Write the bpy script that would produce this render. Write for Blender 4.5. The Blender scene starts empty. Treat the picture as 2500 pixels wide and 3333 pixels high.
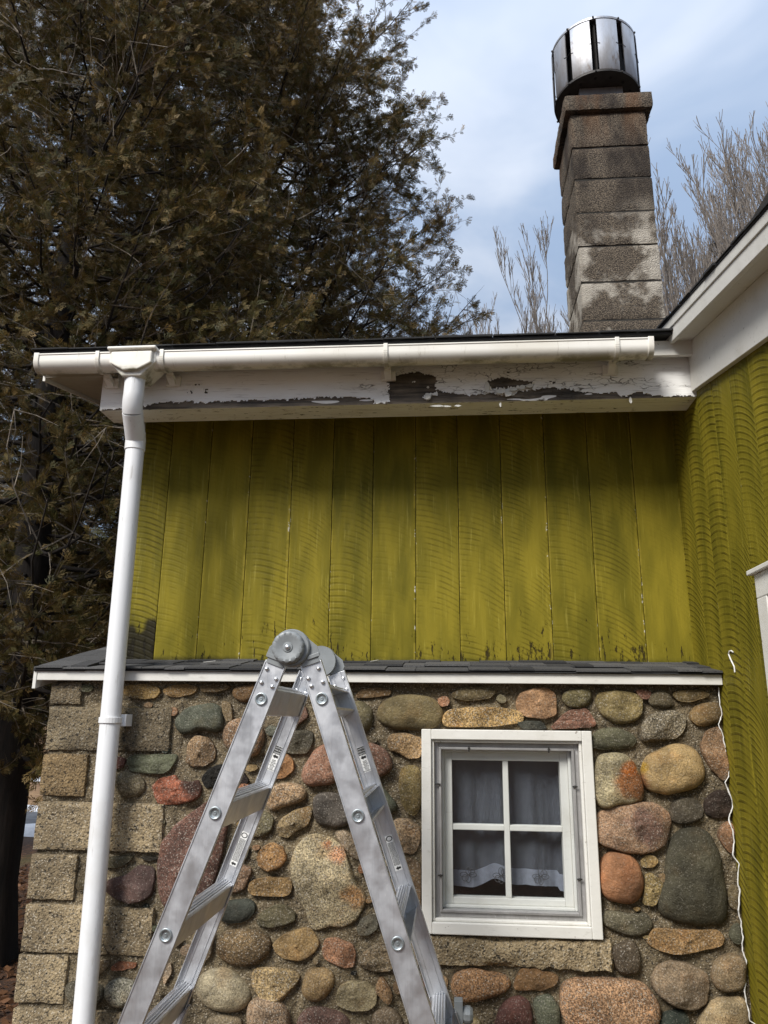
import bpy, math, random
import numpy as np
from mathutils import Vector, Matrix
S = bpy.context.scene
COL = S.collection
rad = math.radians

# ------------------------------------------------------------------ camera
FPX, PITCH, YAW, ROLL = 2490.0, rad(15.15), rad(4.95), rad(0.647)
_f = np.array([-math.sin(YAW)*math.cos(PITCH), math.cos(YAW)*math.cos(PITCH), math.sin(PITCH)])
_r = np.array([math.cos(YAW), math.sin(YAW), 0.0]); _u = np.cross(_r, _f)
_R = _r*math.cos(ROLL)+_u*math.sin(ROLL); _U = -_r*math.sin(ROLL)+_u*math.cos(ROLL)
EYE = np.array([0.0, 0.0, 1.6])
cam_d = bpy.data.cameras.new('camera'); cam = bpy.data.objects.new('camera', cam_d); COL.objects.link(cam)
cam_d.sensor_fit = 'HORIZONTAL'; cam_d.sensor_width = 36.0; cam_d.lens = 36.0*FPX/2500.0
cam_d.clip_start = 0.05; cam_d.clip_end = 2000.0
cam.matrix_world = Matrix(((_R[0], _U[0], -_f[0], EYE[0]), (_R[1], _U[1], -_f[1], EYE[1]), (_R[2], _U[2], -_f[2], EYE[2]), (0, 0, 0, 1)))
S.camera = cam
S.render.resolution_x, S.render.resolution_y = 768, 1024
S.view_settings.view_transform = 'Standard'; S.view_settings.look = 'None'
S.view_settings.exposure = 1.05; S.view_settings.gamma = 1.0

# ------------------------------------------------------------------ world and sun
SUN_EL, SUN_AZ = rad(42), rad(213)        # azimuth measured clockwise from +y: behind the camera
W = bpy.data.worlds.new('World'); S.world = W; W.use_nodes = True
nt = W.node_tree; nt.nodes.clear()
def N(nt, t, **k):
    n = nt.nodes.new(t)
    for a, b in k.items():
        if a in ('op',): n.operation = b
        else: setattr(n, a, b)
    return n
sky = N(nt, 'ShaderNodeTexSky', sky_type='NISHITA', sun_disc=False, sun_elevation=SUN_EL, sun_rotation=SUN_AZ, air_density=1.0, dust_density=1.2, ozone_density=1.0)
tc = N(nt, 'ShaderNodeTexCoord'); sep = N(nt, 'ShaderNodeSeparateXYZ'); nt.links.new(tc.outputs['Generated'], sep.inputs[0])
mx = N(nt, 'ShaderNodeMath', op='MAXIMUM'); nt.links.new(sep.outputs[2], mx.inputs[0]); mx.inputs[1].default_value = 0.06
dx = N(nt, 'ShaderNodeMath', op='DIVIDE'); dy = N(nt, 'ShaderNodeMath', op='DIVIDE')
nt.links.new(sep.outputs[0], dx.inputs[0]); nt.links.new(mx.outputs[0], dx.inputs[1])
nt.links.new(sep.outputs[1], dy.inputs[0]); nt.links.new(mx.outputs[0], dy.inputs[1])
cmb = N(nt, 'ShaderNodeCombineXYZ'); nt.links.new(dx.outputs[0], cmb.inputs[0]); nt.links.new(dy.outputs[0], cmb.inputs[1])
cmb.inputs[2].default_value = 3.7
n1 = N(nt, 'ShaderNodeTexNoise'); nt.links.new(cmb.outputs[0], n1.inputs['Vector'])
n1.inputs['Scale'].default_value = 1.5; n1.inputs['Detail'].default_value = 5.0; n1.inputs['Roughness'].default_value = 0.5; n1.inputs['Distortion'].default_value = 0.25
rp = N(nt, 'ShaderNodeMapRange', interpolation_type='SMOOTHSTEP'); nt.links.new(n1.outputs['Fac'], rp.inputs['Value'])
rp.inputs['From Min'].default_value = 0.36; rp.inputs['From Max'].default_value = 0.66; rp.inputs['To Min'].default_value = 0.18; rp.inputs['To Max'].default_value = 0.93
n2 = N(nt, 'ShaderNodeTexNoise'); nt.links.new(cmb.outputs[0], n2.inputs['Vector']); n2.inputs['Scale'].default_value = 2.3; n2.inputs['Detail'].default_value = 4.0
cr = N(nt, 'ShaderNodeMix', data_type='RGBA'); nt.links.new(n2.outputs['Fac'], cr.inputs[0])
cr.inputs[6].default_value = (4.0, 4.7, 6.0, 1); cr.inputs[7].default_value = (6.9, 7.3, 8.0, 1)
sat = N(nt, 'ShaderNodeMix', data_type='RGBA', blend_type='MIX'); sat.inputs[0].default_value = 0.55
nt.links.new(sky.outputs[0], sat.inputs[6]); sat.inputs[7].default_value = (3.3, 4.7, 6.9, 1)
mixc = N(nt, 'ShaderNodeMix', data_type='RGBA'); nt.links.new(rp.outputs[0], mixc.inputs[0])
nt.links.new(sat.outputs[2], mixc.inputs[6]); nt.links.new(cr.outputs[2], mixc.inputs[7])
zg = N(nt, 'ShaderNodeMapRange'); nt.links.new(sep.outputs[2], zg.inputs['Value']); zg.inputs['To Min'].default_value = 0.34; zg.inputs['To Max'].default_value = 1.5
zm = N(nt, 'ShaderNodeVectorMath', op='SCALE'); nt.links.new(mixc.outputs[2], zm.inputs[0]); nt.links.new(zg.outputs[0], zm.inputs['Scale'])
bg = N(nt, 'ShaderNodeBackground'); nt.links.new(zm.outputs[0], bg.inputs[0]); bg.inputs[1].default_value = 0.066
wo = N(nt, 'ShaderNodeOutputWorld'); nt.links.new(bg.outputs[0], wo.inputs[0])
sl = bpy.data.lights.new('sun', 'SUN'); sl.energy = 2.25; sl.angle = rad(22); sl.color = (1.0, 0.96, 0.9)
so = bpy.data.objects.new('sun', sl); COL.objects.link(so)
sd = Vector((math.sin(SUN_AZ)*math.cos(SUN_EL), math.cos(SUN_AZ)*math.cos(SUN_EL), math.sin(SUN_EL)))
so.rotation_euler = sd.to_track_quat('Z', 'Y').to_euler(); so.location = sd*20

# ------------------------------------------------------------------ helpers
def aty(px, py, y):
    d = (_f*FPX+_R*(px-1250)-_U*(py-1666.5)); return EYE+d*y/d[1]
def atx(px, py, x):
    d = (_f*FPX+_R*(px-1250)-_U*(py-1666.5)); return EYE+d*x/d[0]
def project(P):
    d = np.asarray(P, float)-EYE; w = d@_f
    return 1250+FPX*(d@_R)/w, 1666.5-FPX*(d@_U)/w

def _hash(i, j, k, s):
    n = (i*374761393+j*668265263+k*2147483647+s*974634777) & 0xFFFFFFFF
    n = ((n ^ (n >> 13))*1274126177) & 0xFFFFFFFF
    return ((n ^ (n >> 16)) & 0xFFFF)/65535.0
def vnoise(P, freq, seed=0, octv=3):
    P = np.asarray(P, float)*freq; out = 0; amp = 1.0; tot = 0
    for o in range(octv):
        i = np.floor(P).astype(np.int64); f = P-i; f = f*f*(3-2*f); v = 0
        for a in (0, 1):
            for b in (0, 1):
                for c in (0, 1):
                    w = (f[..., 0] if a else 1-f[..., 0])*(f[..., 1] if b else 1-f[..., 1])*(f[..., 2] if c else 1-f[..., 2])
                    v = v+w*_hash(i[..., 0]+a, i[..., 1]+b, i[..., 2]+c, seed+o)
        out = out+amp*(v*2-1); tot += amp; amp *= 0.5; P = P*2.03
    return out/tot

class MB:
    def __init__(s): s.v = []; s.f = []; s.m = []; s.uv = None
    def add(s, vs, fs, mi=0, M=None):
        k = len(s.v)
        for p in vs:
            s.v.append(tuple(M @ Vector(p)) if M is not None else tuple(float(c) for c in p))
        for q in fs: s.f.append(tuple(k+i for i in q)); s.m.append(mi)
        return s
    def box(s, a, b, mi=0, M=None):
        x0, y0, z0 = a; x1, y1, z1 = b
        return s.add([(x0,y0,z0),(x1,y0,z0),(x1,y1,z0),(x0,y1,z0),(x0,y0,z1),(x1,y0,z1),(x1,y1,z1),(x0,y1,z1)],
                     [(0,3,2,1),(4,5,6,7),(0,1,5,4),(1,2,6,5),(2,3,7,6),(3,0,4,7)], mi, M)
    def prism(s, poly, axis, a, b, mi=0, M=None):
        # poly = 2D points; extruded along axis from a to b.  axis 'x': (y,z)  'y': (x,z)  'z': (x,y)
        n = len(poly)
        def P(q, t): return {'x': (t, q[0], q[1]), 'y': (q[0], t, q[1]), 'z': (q[0], q[1], t)}[axis]
        vs = [P(q, a) for q in poly]+[P(q, b) for q in poly]
        fs = [tuple(range(n)), tuple(range(2*n-1, n-1, -1))]+[(i, i+n, (i+1) % n+n, (i+1) % n) for i in range(n)]
        return s.add(vs, fs, mi, M)
    def tube(s, pts, rs, n=8, mi=0, cap=True, M=None):
        pts = [np.array(p, float) for p in pts]
        if not hasattr(rs, '__len__'): rs = [rs]*len(pts)
        vs = []; fs = []; up = None
        for i, p in enumerate(pts):
            t = pts[min(i+1, len(pts)-1)]-pts[max(i-1, 0)]; t = t/(np.linalg.norm(t)+1e-9)
            if up is None:
                up = np.array([0, 0, 1.0]) if abs(t[2]) < 0.9 else np.array([1.0, 0, 0])
            a = np.cross(t, up); a /= np.linalg.norm(a)+1e-9; b = np.cross(a, t); up = b
            for k in range(n):
                w = 2*math.pi*k/n; vs.append(p+rs[i]*(math.cos(w)*a+math.sin(w)*b))
        for i in range(len(pts)-1):
            for k in range(n):
                fs.append((i*n+k, i*n+(k+1) % n, (i+1)*n+(k+1) % n, (i+1)*n+k))
        if cap: fs.append(tuple(range(n-1, -1, -1))); fs.append(tuple((len(pts)-1)*n+k for k in range(n)))
        return s.add(vs, fs, mi, M)
    def lathe(s, prof, c, axis='z', n=32, mi=0, a0=0.0, a1=2*math.pi, scal=None):
        # prof = [(r, h)...] around axis through c
        full = abs(a1-a0-2*math.pi) < 1e-6; m = n if full else n+1; vs = []; fs = []
        for (r, h) in prof:
            for k in range(m):
                w = a0+(a1-a0)*k/n; rr = r*(scal(w, r) if scal else 1)
                x, y = rr*math.cos(w), rr*math.sin(w)
                vs.append({'z': (c[0]+x, c[1]+y, c[2]+h), 'y': (c[0]+x, c[1]+h, c[2]+y), 'x': (c[0]+h, c[1]+x, c[2]+y)}[axis])
        for i in range(len(prof)-1):
            for k in range(n):
                fs.append((i*m+k, i*m+(k+1) % m, (i+1)*m+(k+1) % m, (i+1)*m+k))
        return s.add(vs, fs, mi)

def wloc(o):
    l = Vector((0, 0, 0))
    while o is not None: l = l+o.location; o = o.parent
    return l
def link_mesh(name, V, F, mats, parent=None, mi=None, smooth=False, bevel=0, sharp=35, origin=None):
    V = np.asarray(V, float).reshape(-1, 3)
    c = (V.min(0)+V.max(0))/2 if origin is None else np.array(origin, float)
    me = bpy.data.meshes.new(name); me.from_pydata((V-c).tolist(), [], F); me.update()
    if not isinstance(mats, (list, tuple)): mats = [mats]
    for m in mats: me.materials.append(m)
    if mi is not None and len(mats) > 1: me.polygons.foreach_set('material_index', mi)
    if smooth:
        me.polygons.foreach_set('use_smooth', [True]*len(me.polygons))
        if sharp < 180: me.set_sharp_from_angle(angle=rad(sharp))
    o = bpy.data.objects.new(name, me); COL.objects.link(o)
    o.location = Vector(c)-(wloc(parent) if parent else Vector((0, 0, 0)))
    if parent: o.parent = parent
    if bevel:
        b = o.modifiers.new('bevel', 'BEVEL'); b.width = bevel; b.segments = 2; b.limit_method = 'ANGLE'; b.angle_limit = rad(40)
    return o
def build(mb, name, mats, parent=None, **k): return link_mesh(name, mb.v, mb.f, mats, parent, mi=mb.m, **k)
def empty(name, loc, label=None, cat=None, group=None, parent=None):
    o = bpy.data.objects.new(name, None); COL.objects.link(o); o.empty_display_size = 0.1
    o.location = Vector(loc)-(wloc(parent) if parent else Vector((0, 0, 0)))
    if parent: o.parent = parent
    tag(o, label, cat, group); return o
def tag(o, label=None, cat=None, group=None, kind=None):
    if label: o['label'] = label
    if cat: o['category'] = cat
    if group: o['group'] = group
    if kind: o['kind'] = kind
    return o
def fcol(o, name, arr):     # per-vertex colour attribute
    a = o.data.color_attributes.new(name, 'FLOAT_COLOR', 'POINT')
    arr = np.asarray(arr, np.float32)
    if arr.shape[1] == 3: arr = np.concatenate([arr, np.ones((len(arr), 1), np.float32)], 1)
    a.data.foreach_set('color', arr.ravel())

# ------------------------------------------------------------------ materials
def lin(r, g, b):
    return tuple(((c/255)/12.92 if c/255 <= 0.04045 else ((c/255+0.055)/1.055)**2.4) for c in (r, g, b))
class MT:
    def __init__(s, name, rough=0.6, metal=0.0):
        s.m = bpy.data.materials.new(name); s.m.use_nodes = True; s.t = s.m.node_tree
        s.b = s.t.nodes['Principled BSDF']; s.b.inputs['Roughness'].default_value = rough; s.b.inputs['Metallic'].default_value = metal
        s.tc = s.t.nodes.new('ShaderNodeTexCoord')
    def L(s, a, b): s.t.links.new(a, b)
    def V(s, inp, v):
        if hasattr(v, 'is_linked'): s.L(v, inp)
        elif isinstance(v, (tuple, list)): inp.default_value = tuple(v)+((1,) if len(v) == 3 and len(inp.default_value) == 4 else ())
        else: inp.default_value = v
    def mapv(s, scale=(1, 1, 1), src='Object', loc=(0, 0, 0)):
        n = s.t.nodes.new('ShaderNodeMapping'); s.L(s.tc.outputs[src] if isinstance(src, str) else src, n.inputs[0])
        n.inputs['Scale'].default_value = scale; n.inputs['Location'].default_value = loc; return n.outputs[0]
    def noise(s, sc, det=4, ro=0.55, vec=None, dist=0.0):
        n = s.t.nodes.new('ShaderNodeTexNoise'); s.L(vec if vec is not None else s.tc.outputs['Object'], n.inputs['Vector'])
        n.inputs['Scale'].default_value = sc; n.inputs['Detail'].default_value = det; n.inputs['Roughness'].default_value = ro; n.inputs['Distortion'].default_value = dist
        return n.outputs['Fac']
    def voro(s, sc, feat='F1', vec=None, out='Distance', rnd=1.0):
        n = s.t.nodes.new('ShaderNodeTexVoronoi'); n.feature = feat; s.L(vec if vec is not None else s.tc.outputs['Object'], n.inputs['Vector'])
        n.inputs['Scale'].default_value = sc; n.inputs['Randomness'].default_value = rnd; return n.outputs[out]
    def rng(s, v, a, b, c=0.0, d=1.0, smooth=True):
        n = s.t.nodes.new('ShaderNodeMapRange'); n.interpolation_type = 'SMOOTHSTEP' if smooth else 'LINEAR'
        s.V(n.inputs[0], v); s.V(n.inputs[1], a); s.V(n.inputs[2], b); s.V(n.inputs[3], c); s.V(n.inputs[4], d); return n.outputs[0]
    def mix(s, f, a, b, mode='MIX'):
        n = s.t.nodes.new('ShaderNodeMix'); n.data_type = 'RGBA'; n.blend_type = mode
        s.V(n.inputs[0], f); s.V(n.inputs[6], a); s.V(n.inputs[7], b); return n.outputs[2]
    def math(s, op, a, b=0.0, c=0.0):
        n = s.t.nodes.new('ShaderNodeMath'); n.operation = op; s.V(n.inputs[0], a); s.V(n.inputs[1], b); s.V(n.inputs[2], c); return n.outputs[0]
    def scale(s, col, f):
        n = s.t.nodes.new('ShaderNodeVectorMath'); n.operation = 'SCALE'; s.V(n.inputs[0], col); s.V(n.inputs['Scale'], f); return n.outputs[0]
    def attr(s, name, out='Color'):
        n = s.t.nodes.new('ShaderNodeAttribute'); n.attribute_name = name; return n.outputs[out]
    def xyz(s, v):
        n = s.t.nodes.new('ShaderNodeSeparateXYZ'); s.L(v, n.inputs[0]); return n.outputs
    def bump(s, h, dist=0.002, st=1.0, prev=None):
        n = s.t.nodes.new('ShaderNodeBump'); s.L(h, n.inputs['Height']); n.inputs['Distance'].default_value = dist; n.inputs['Strength'].default_value = st
        if prev is not None: s.L(prev, n.inputs['Normal'])
        return n.outputs[0]
    def fin(s, col=None, rough=None, nrm=None):
        if col is not None: s.V(s.b.inputs['Base Color'], col)
        if rough is not None: s.V(s.b.inputs['Roughness'], rough)
        if nrm is not None: s.L(nrm, s.b.inputs['Normal'])
        return s.m

def m_stone():
    t = MT('field_stone', 0.75); c = t.attr('stone'); a = t.attr('stone', 'Alpha')
    big = t.noise(9, 4, 0.6); c1 = t.scale(c, t.rng(big, 0.27, 0.73, 0.52, 1.45))
    hue = t.noise(14, 3, 0.5, t.mapv(loc=(3, 1, 7))); c1 = t.mix(t.rng(hue, 0.5, 0.75, 0, 0.35), c1, t.mix(1.0, c1, (1.25, 0.9, 0.6), 'MULTIPLY'))
    sp = t.noise(170, 3, 0.7); spd = t.rng(sp, 0.40, 0.62, 0.45, 1.55)
    c2 = t.mix(a, c1, t.mix(1.0, c1, t.scale((1, 1, 1), spd), 'MULTIPLY'))
    v = t.voro(300, out='Color'); vv = t.xyz(v)[0]
    c3 = t.mix(t.math('MULTIPLY', a, t.rng(vv, 0.90, 0.93, 0, 0.7)), c2, (0.55, 0.5, 0.42))
    c3 = t.mix(t.math('MULTIPLY', a, t.rng(vv, 0.10, 0.05, 0, 0.75)), c3, (0.03, 0.028, 0.025))
    crk = t.rng(t.noise(22, 6, 0.65, t.mapv((1, 1, 1.6)), 1.2), 0.485, 0.5, 0, 1); crk2 = t.rng(t.noise(22, 6, 0.65, t.mapv((1, 1, 1.6)), 1.2), 0.515, 0.5, 0, 1)
    cm = t.math('MULTIPLY', t.math('MULTIPLY', crk, crk2), 0.28); c3 = t.mix(cm, c3, t.scale(c3, 0.35))
    h = t.math('ADD', t.math('MULTIPLY', t.noise(42, 8, 0.75), 1.2), t.math('MULTIPLY', sp, t.math('MULTIPLY', a, 0.35)))
    nb = t.bump(h, 0.015, 0.85); t.b.inputs['Specular IOR Level'].default_value = 0.3
    return t.fin(t.mix(t.rng(t.noise(4, 5, .65, t.mapv(loc=(8, 8, 2))), .52, .7, 0, .45), c3, t.scale(c3, .55)), t.rng(t.noise(30), 0.3, 0.7, 0.55, 0.85), nb)
def m_mortar(name='mortar', base=(132, 117, 90), dk=(98, 86, 65), sc=1.0, pit=0.55, tint=False):
    t = MT(name, 0.9)
    c = t.mix(t.rng(t.noise(3.5, 5, 0.6), 0.3, 0.7), lin(*dk), lin(*base))
    c = t.mix(t.rng(t.noise(60*sc, 4, 0.7), 0.35, 0.65, 0, 1), t.scale(c, 0.72), c)
    v = t.voro(290*sc, out='Color'); x = t.xyz(v)
    c = t.mix(t.rng(x[0], 0.88, 0.93, 0, 0.65), c, (0.50, 0.44, 0.34))
    c = t.mix(t.rng(x[1], 0.90, 0.94, 0, 0.7), c, (0.05, 0.045, 0.035))
    hole = t.rng(t.noise(85*sc, 3, 0.6, t.mapv(loc=(5, 5, 5))), 0.33, 0.42, 0, 1); c = t.mix(t.math('MULTIPLY', t.math('SUBTRACT', 1.0, hole), pit), c, (0.02, 0.018, 0.014))
    if tint: c = t.mix(1.0, c, t.attr('stone'), 'MULTIPLY')
    h = t.math('ADD', t.math('ADD', t.noise(60*sc, 5, 0.75), t.math('MULTIPLY', t.voro(150*sc), 0.5)), t.math('MULTIPLY', hole, 0.5))
    return t.fin(c, 0.92, t.bump(h, 0.009, 0.9))
def m_siding():
    t = MT('olive_painted_siding', 0.7); t.b.inputs['Specular IOR Level'].default_value = 0.12
    uv = t.tc.outputs['UV']; u, v, _ = t.xyz(uv); bd = t.xyz(t.attr('board'))
    u0 = t.math('ADD', u, t.math('MULTIPLY', t.math('SUBTRACT', bd[0], 0.35), 0.13)); R = t.math('ADD', 0.235, t.math('MULTIPLY', bd[1], 0.13))
    arc = t.math('SQRT', t.math('MAXIMUM', t.math('SUBTRACT', t.math('MULTIPLY', R, R), t.math('MULTIPLY', u0, u0)), 0.0004))
    cb = t.t.nodes.new('ShaderNodeCombineXYZ'); t.L(u, cb.inputs[0]); t.L(v, cb.inputs[1]); t.L(t.math('MULTIPLY', bd[1], 9.0), cb.inputs[2]); P = cb.outputs[0]
    tt = t.math('SUBTRACT', v, arc)
    tt = t.math('ADD', tt, t.math('MULTIPLY', t.noise(5, 2, 0.5, P), 0.018))
    w1 = t.math('SINE', t.math('MULTIPLY', tt, t.math('ADD', 225.0, t.math('MULTIPLY', bd[0], 60.0)))); w2 = t.math('SINE', t.math('MULTIPLY', tt, 2*math.pi/0.0061))
    amp = t.math('ADD', t.rng(t.noise(4.2, 4, 0.65, t.mapv((2.0, 1, 1), P)), 0.38, 0.66, 0.0, 1.0), t.rng(bd[2], .84, .9, 0, .35))
    amp = t.math('MULTIPLY', amp, t.rng(bd[2], 0.0, 0.35, 0.35, 1.0))
    line = t.math('MULTIPLY', t.rng(w1, 0.15, 0.95, 0, 1), amp)
    grain = t.noise(95, 4, 0.7, t.mapv((1.0, 0.045, 1), P))
    patch = t.noise(3.6, 4, 0.5, t.mapv((3.6, 0.8, 1), P), 0.3)
    k = t.math('ADD', t.rng(patch, 0.26, 0.76, 0.15, 0.95), t.math('MULTIPLY', t.math('SUBTRACT', bd[1], 0.5), 0.35))
    c = t.mix(k, lin(88, 83, 20), lin(134, 121, 36))
    c = t.mix(t.math('MULTIPLY', line, t.rng(bd[2], 0, 1, 0.20, 0.50)), c, lin(66, 58, 14))
    c = t.mix(t.rng(w2, 0.5, 1.0, 0, 0.10), c, lin(84, 78, 24))
    c = t.mix(t.rng(grain, 0.55, 0.70, 0, 0.30), c, lin(92, 84, 24)); c = t.mix(t.rng(grain, 0.42, 0.30, 0, 0.28), c, lin(176, 164, 78))
    # grime/wear towards the board bottoms and along the edges
    n = t.noise(46, 5, 0.75, t.mapv((1.0, 0.22, 1), P)); ht = t.rng(v, 0.0, 0.30, 0.455, 0.26, False)
    fl = t.rng(t.math('SUBTRACT', t.math('MULTIPLY', ht, t.rng(bd[2], 0, 1, 0.86, 1.06)), n), -0.01, 0.03, 0, 1)
    fl = t.math('MAXIMUM', t.math('MULTIPLY', fl, t.rng(v, 0.30, 0.2, 0, 1)), t.rng(t.noise(52, 4, 0.7, t.mapv((1.0, 0.3, 1), P, (3, 3, 3))), 0.735, 0.76, 0, .8))
    c = t.mix(t.math('MULTIPLY', fl, 0.88), c, lin(38, 31, 20))
    ed = t.rng(t.math('ABSOLUTE', t.math('SUBTRACT', u, 0.092)), 0.084, 0.092, 0, 1)
    c = t.mix(t.math('MULTIPLY', ed, t.rng(t.noise(7, 4, 0.7, P), 0.45, 0.55, 0, 0.4)), c, lin(168, 150, 60))
    c = t.mix(t.rng(t.math('MULTIPLY', ed, t.noise(20, 4, 0.7, P)), 0.60, 0.66, 0, 0.9), c, lin(205, 200, 180))
    c = t.mix(t.math('MULTIPLY', t.rng(v, 0.035, 0.0, 0, 1), t.rng(t.noise(30, 3, 0.6, P), 0.35, 0.6, 0.2, 0.8)), c, lin(60, 60, 24))
    c = t.mix(t.rng(t.attr('rot', 'Fac'), 0.2, 0.75, 0, 0.93), c, lin(30, 27, 20))
    h = t.math('ADD', t.math('MULTIPLY', line, -1.0), t.math('ADD', t.math('MULTIPLY', grain, 0.55), t.math('MULTIPLY', fl, -1.4)))
    return t.fin(c, t.rng(grain, 0.3, 0.7, 0.5, 0.75), t.bump(h, 0.0013, 0.8))
def m_white(name='white_paint', base=(214, 212, 205), dirt=0.5, rough=0.45, chips=0.0):
    if chips: base = (216, 214, 207)
    t = MT(name, rough); c = lin(*base)
    c = t.mix(t.rng(t.noise(7, 5, 0.65), 0.45, 0.8, 0, 0.45*dirt), c, lin(150, 140, 118))
    c = t.mix(t.rng(t.noise(70, 4, 0.7, t.mapv((0.3, 1, 1))), 0.58, 0.72, 0, 0.4*dirt), c, lin(120, 112, 98))
    nb = t.noise(60, 4, 0.7, t.mapv((0.3, 1, 1)))
    if chips:
        ch = t.rng(t.noise(34, 6, 0.75, t.mapv((0.5, 1, 1), loc=(2, 3, 4))), 0.76-0.12*chips, 0.78-0.12*chips, 0, .8)
        c = t.mix(ch, c, lin(105, 92, 76)); nb = t.math('SUBTRACT', nb, ch)
    return t.fin(c, t.rng(t.noise(20), 0.3, 0.7, rough-0.08, rough+0.15), t.bump(nb, 0.001, 0.5))
def m_beam():
    t = MT('peeling_white_paint', 0.6); p = t.attr('paint', 'Fac')
    ob = t.mapv((0.35, 1, 1.0))
    wood = t.mix(t.rng(t.noise(60, 6, 0.75, t.mapv((0.05, 1, 1))), 0.3, 0.7), lin(38, 31, 25), lin(124, 112, 96))
    wood = t.mix(t.rng(t.noise(9, 3), 0.4, 0.7, 0, 0.6), wood, lin(34, 29, 24))
    wh = t.mix(t.rng(t.noise(6, 5, 0.6, ob), 0.4, 0.75, 0, 0.5), lin(242, 242, 240), lin(204, 201, 194))
    wh = t.mix(t.rng(t.noise(90, 4, 0.7, t.mapv((0.06, 1, 1))), 0.56, 0.66, 0, 0.35), wh, lin(140, 134, 124))
    warp = t.t.nodes.new('ShaderNodeVectorMath'); warp.operation = 'ADD'; t.L(t.mapv((0.34, 1, 1)), warp.inputs[0])
    wv = t.t.nodes.new('ShaderNodeTexNoise'); t.L(ob, wv.inputs['Vector']); wv.inputs['Scale'].default_value = 30; wv.inputs['Detail'].default_value = 4
    t.L(t.scale(wv.outputs['Color'], 0.035), warp.inputs[1])
    e = t.voro(62, 'DISTANCE_TO_EDGE', warp.outputs[0]); where = t.attr('paint2', 'Fac')
    crack = t.math('MULTIPLY', t.rng(e, t.rng(t.noise(33, 3, .6, ob), .35, .7, .0, .09), 0.0, 0, 1), t.rng(t.math('ADD', t.noise(9, 4, 0.7, ob), where), 0.80, 0.97, 0, 1))
    wh = t.mix(t.math('MULTIPLY', crack, 0.9), wh, lin(70, 62, 52))
    thr = t.math('ADD', p, t.math('MULTIPLY', t.math('SUBTRACT', t.noise(70, 5, 0.7, ob), 0.5), 0.9))
    k = t.rng(thr, 0.47, 0.53, 0, 1)
    c = t.mix(k, wood, wh)
    h = t.math('ADD', t.math('MULTIPLY', t.math('SUBTRACT', k, crack), 1.0), t.math('MULTIPLY', t.noise(80, 5, 0.7, t.mapv((0.06, 1, 1))), 0.5))
    return t.fin(c, 0.62, t.bump(h, 0.003, 0.9))
def m_alu(name='aluminium', base=(0.70, 0.71, 0.73), rough=0.40, smudge=0.6, metal=0.85):
    t = MT(name, rough, metal)
    n = t.noise(17, 6, 0.7, t.mapv((1, 1, .5))); st = t.noise(130, 3, 0.6, t.mapv((1, 1, 0.03)))
    c = t.mix(t.rng(n, 0.3, 0.72, 0, smudge), base, tuple(x*0.62 for x in base)); c = t.mix(t.rng(st, 0.5, 0.75, 0, 0.35), c, tuple(x*0.6 for x in base))
    c = t.mix(t.rng(t.noise(45, 4, 0.7, t.mapv((1, 1, 0.4), loc=(4, 4, 1))), 0.64, 0.70, 0, 0.5), c, (0.75, 0.75, 0.74))
    return t.fin(c, t.rng(t.noise(14, 4), 0.3, 0.7, rough-0.1, rough+0.16), t.bump(st, 0.0004, 0.4))
def m_shingle():
    t = MT('asphalt_shingle', 0.95); b = t.attr('tab', 'Fac')
    c = t.mix(b, lin(48, 48, 50), lin(104, 103, 102)); c = t.mix(t.rng(t.noise(420, 2, 0.5), 0.4, 0.62, 0, 0.8), t.scale(c, 0.45), c)
    return t.fin(c, 0.95, t.bump(t.noise(420, 2), 0.002, 0.8))
def m_flat(name, col, rough=0.6, metal=0.0, var=0.25, sc=20, bump=0.0006, spec=None):
    t = MT(name, rough, metal); c = t.mix(t.rng(t.noise(sc, 4, 0.6), 0.3, 0.7), tuple(x*(1-var) for x in col), tuple(min(1, x*(1+var)) for x in col))
    if spec is not None: t.b.inputs['Specular IOR Level'].default_value = spec
    return t.fin(c, rough, t.bump(t.noise(sc*6, 4), bump, 0.5))
def m_foliage(name='cedar_foliage', g=(0.052, 0.050, 0.014), br=(0.215, 0.138, 0.046)):
    t = MT(name, 0.6); a = t.attr('tint', 'Fac'); c = t.mix(a, g, br)
    t.fin(c, 0.6); t.b.inputs['Specular IOR Level'].default_value = 0.25
    tr = t.t.nodes.new('ShaderNodeBsdfTranslucent'); t.L(c, tr.inputs[0]); ms = t.t.nodes.new('ShaderNodeMixShader'); ms.inputs[0].default_value = 0.2
    out = t.t.nodes['Material Output']; t.L(t.b.outputs[0], ms.inputs[1]); t.L(tr.outputs[0], ms.inputs[2]); t.L(ms.outputs[0], out.inputs[0])
    return t.m
def m_bark(name='cedar_bark', a=(50, 42, 34), b=(110, 98, 84)):
    t = MT(name, 0.9); n = t.noise(30, 6, 0.7, t.mapv((1, 1, 0.15)))
    return t.fin(t.mix(t.rng(n, 0.3, 0.7), lin(*a), lin(*b)), 0.9, t.bump(n, 0.01, 0.9))
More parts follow.
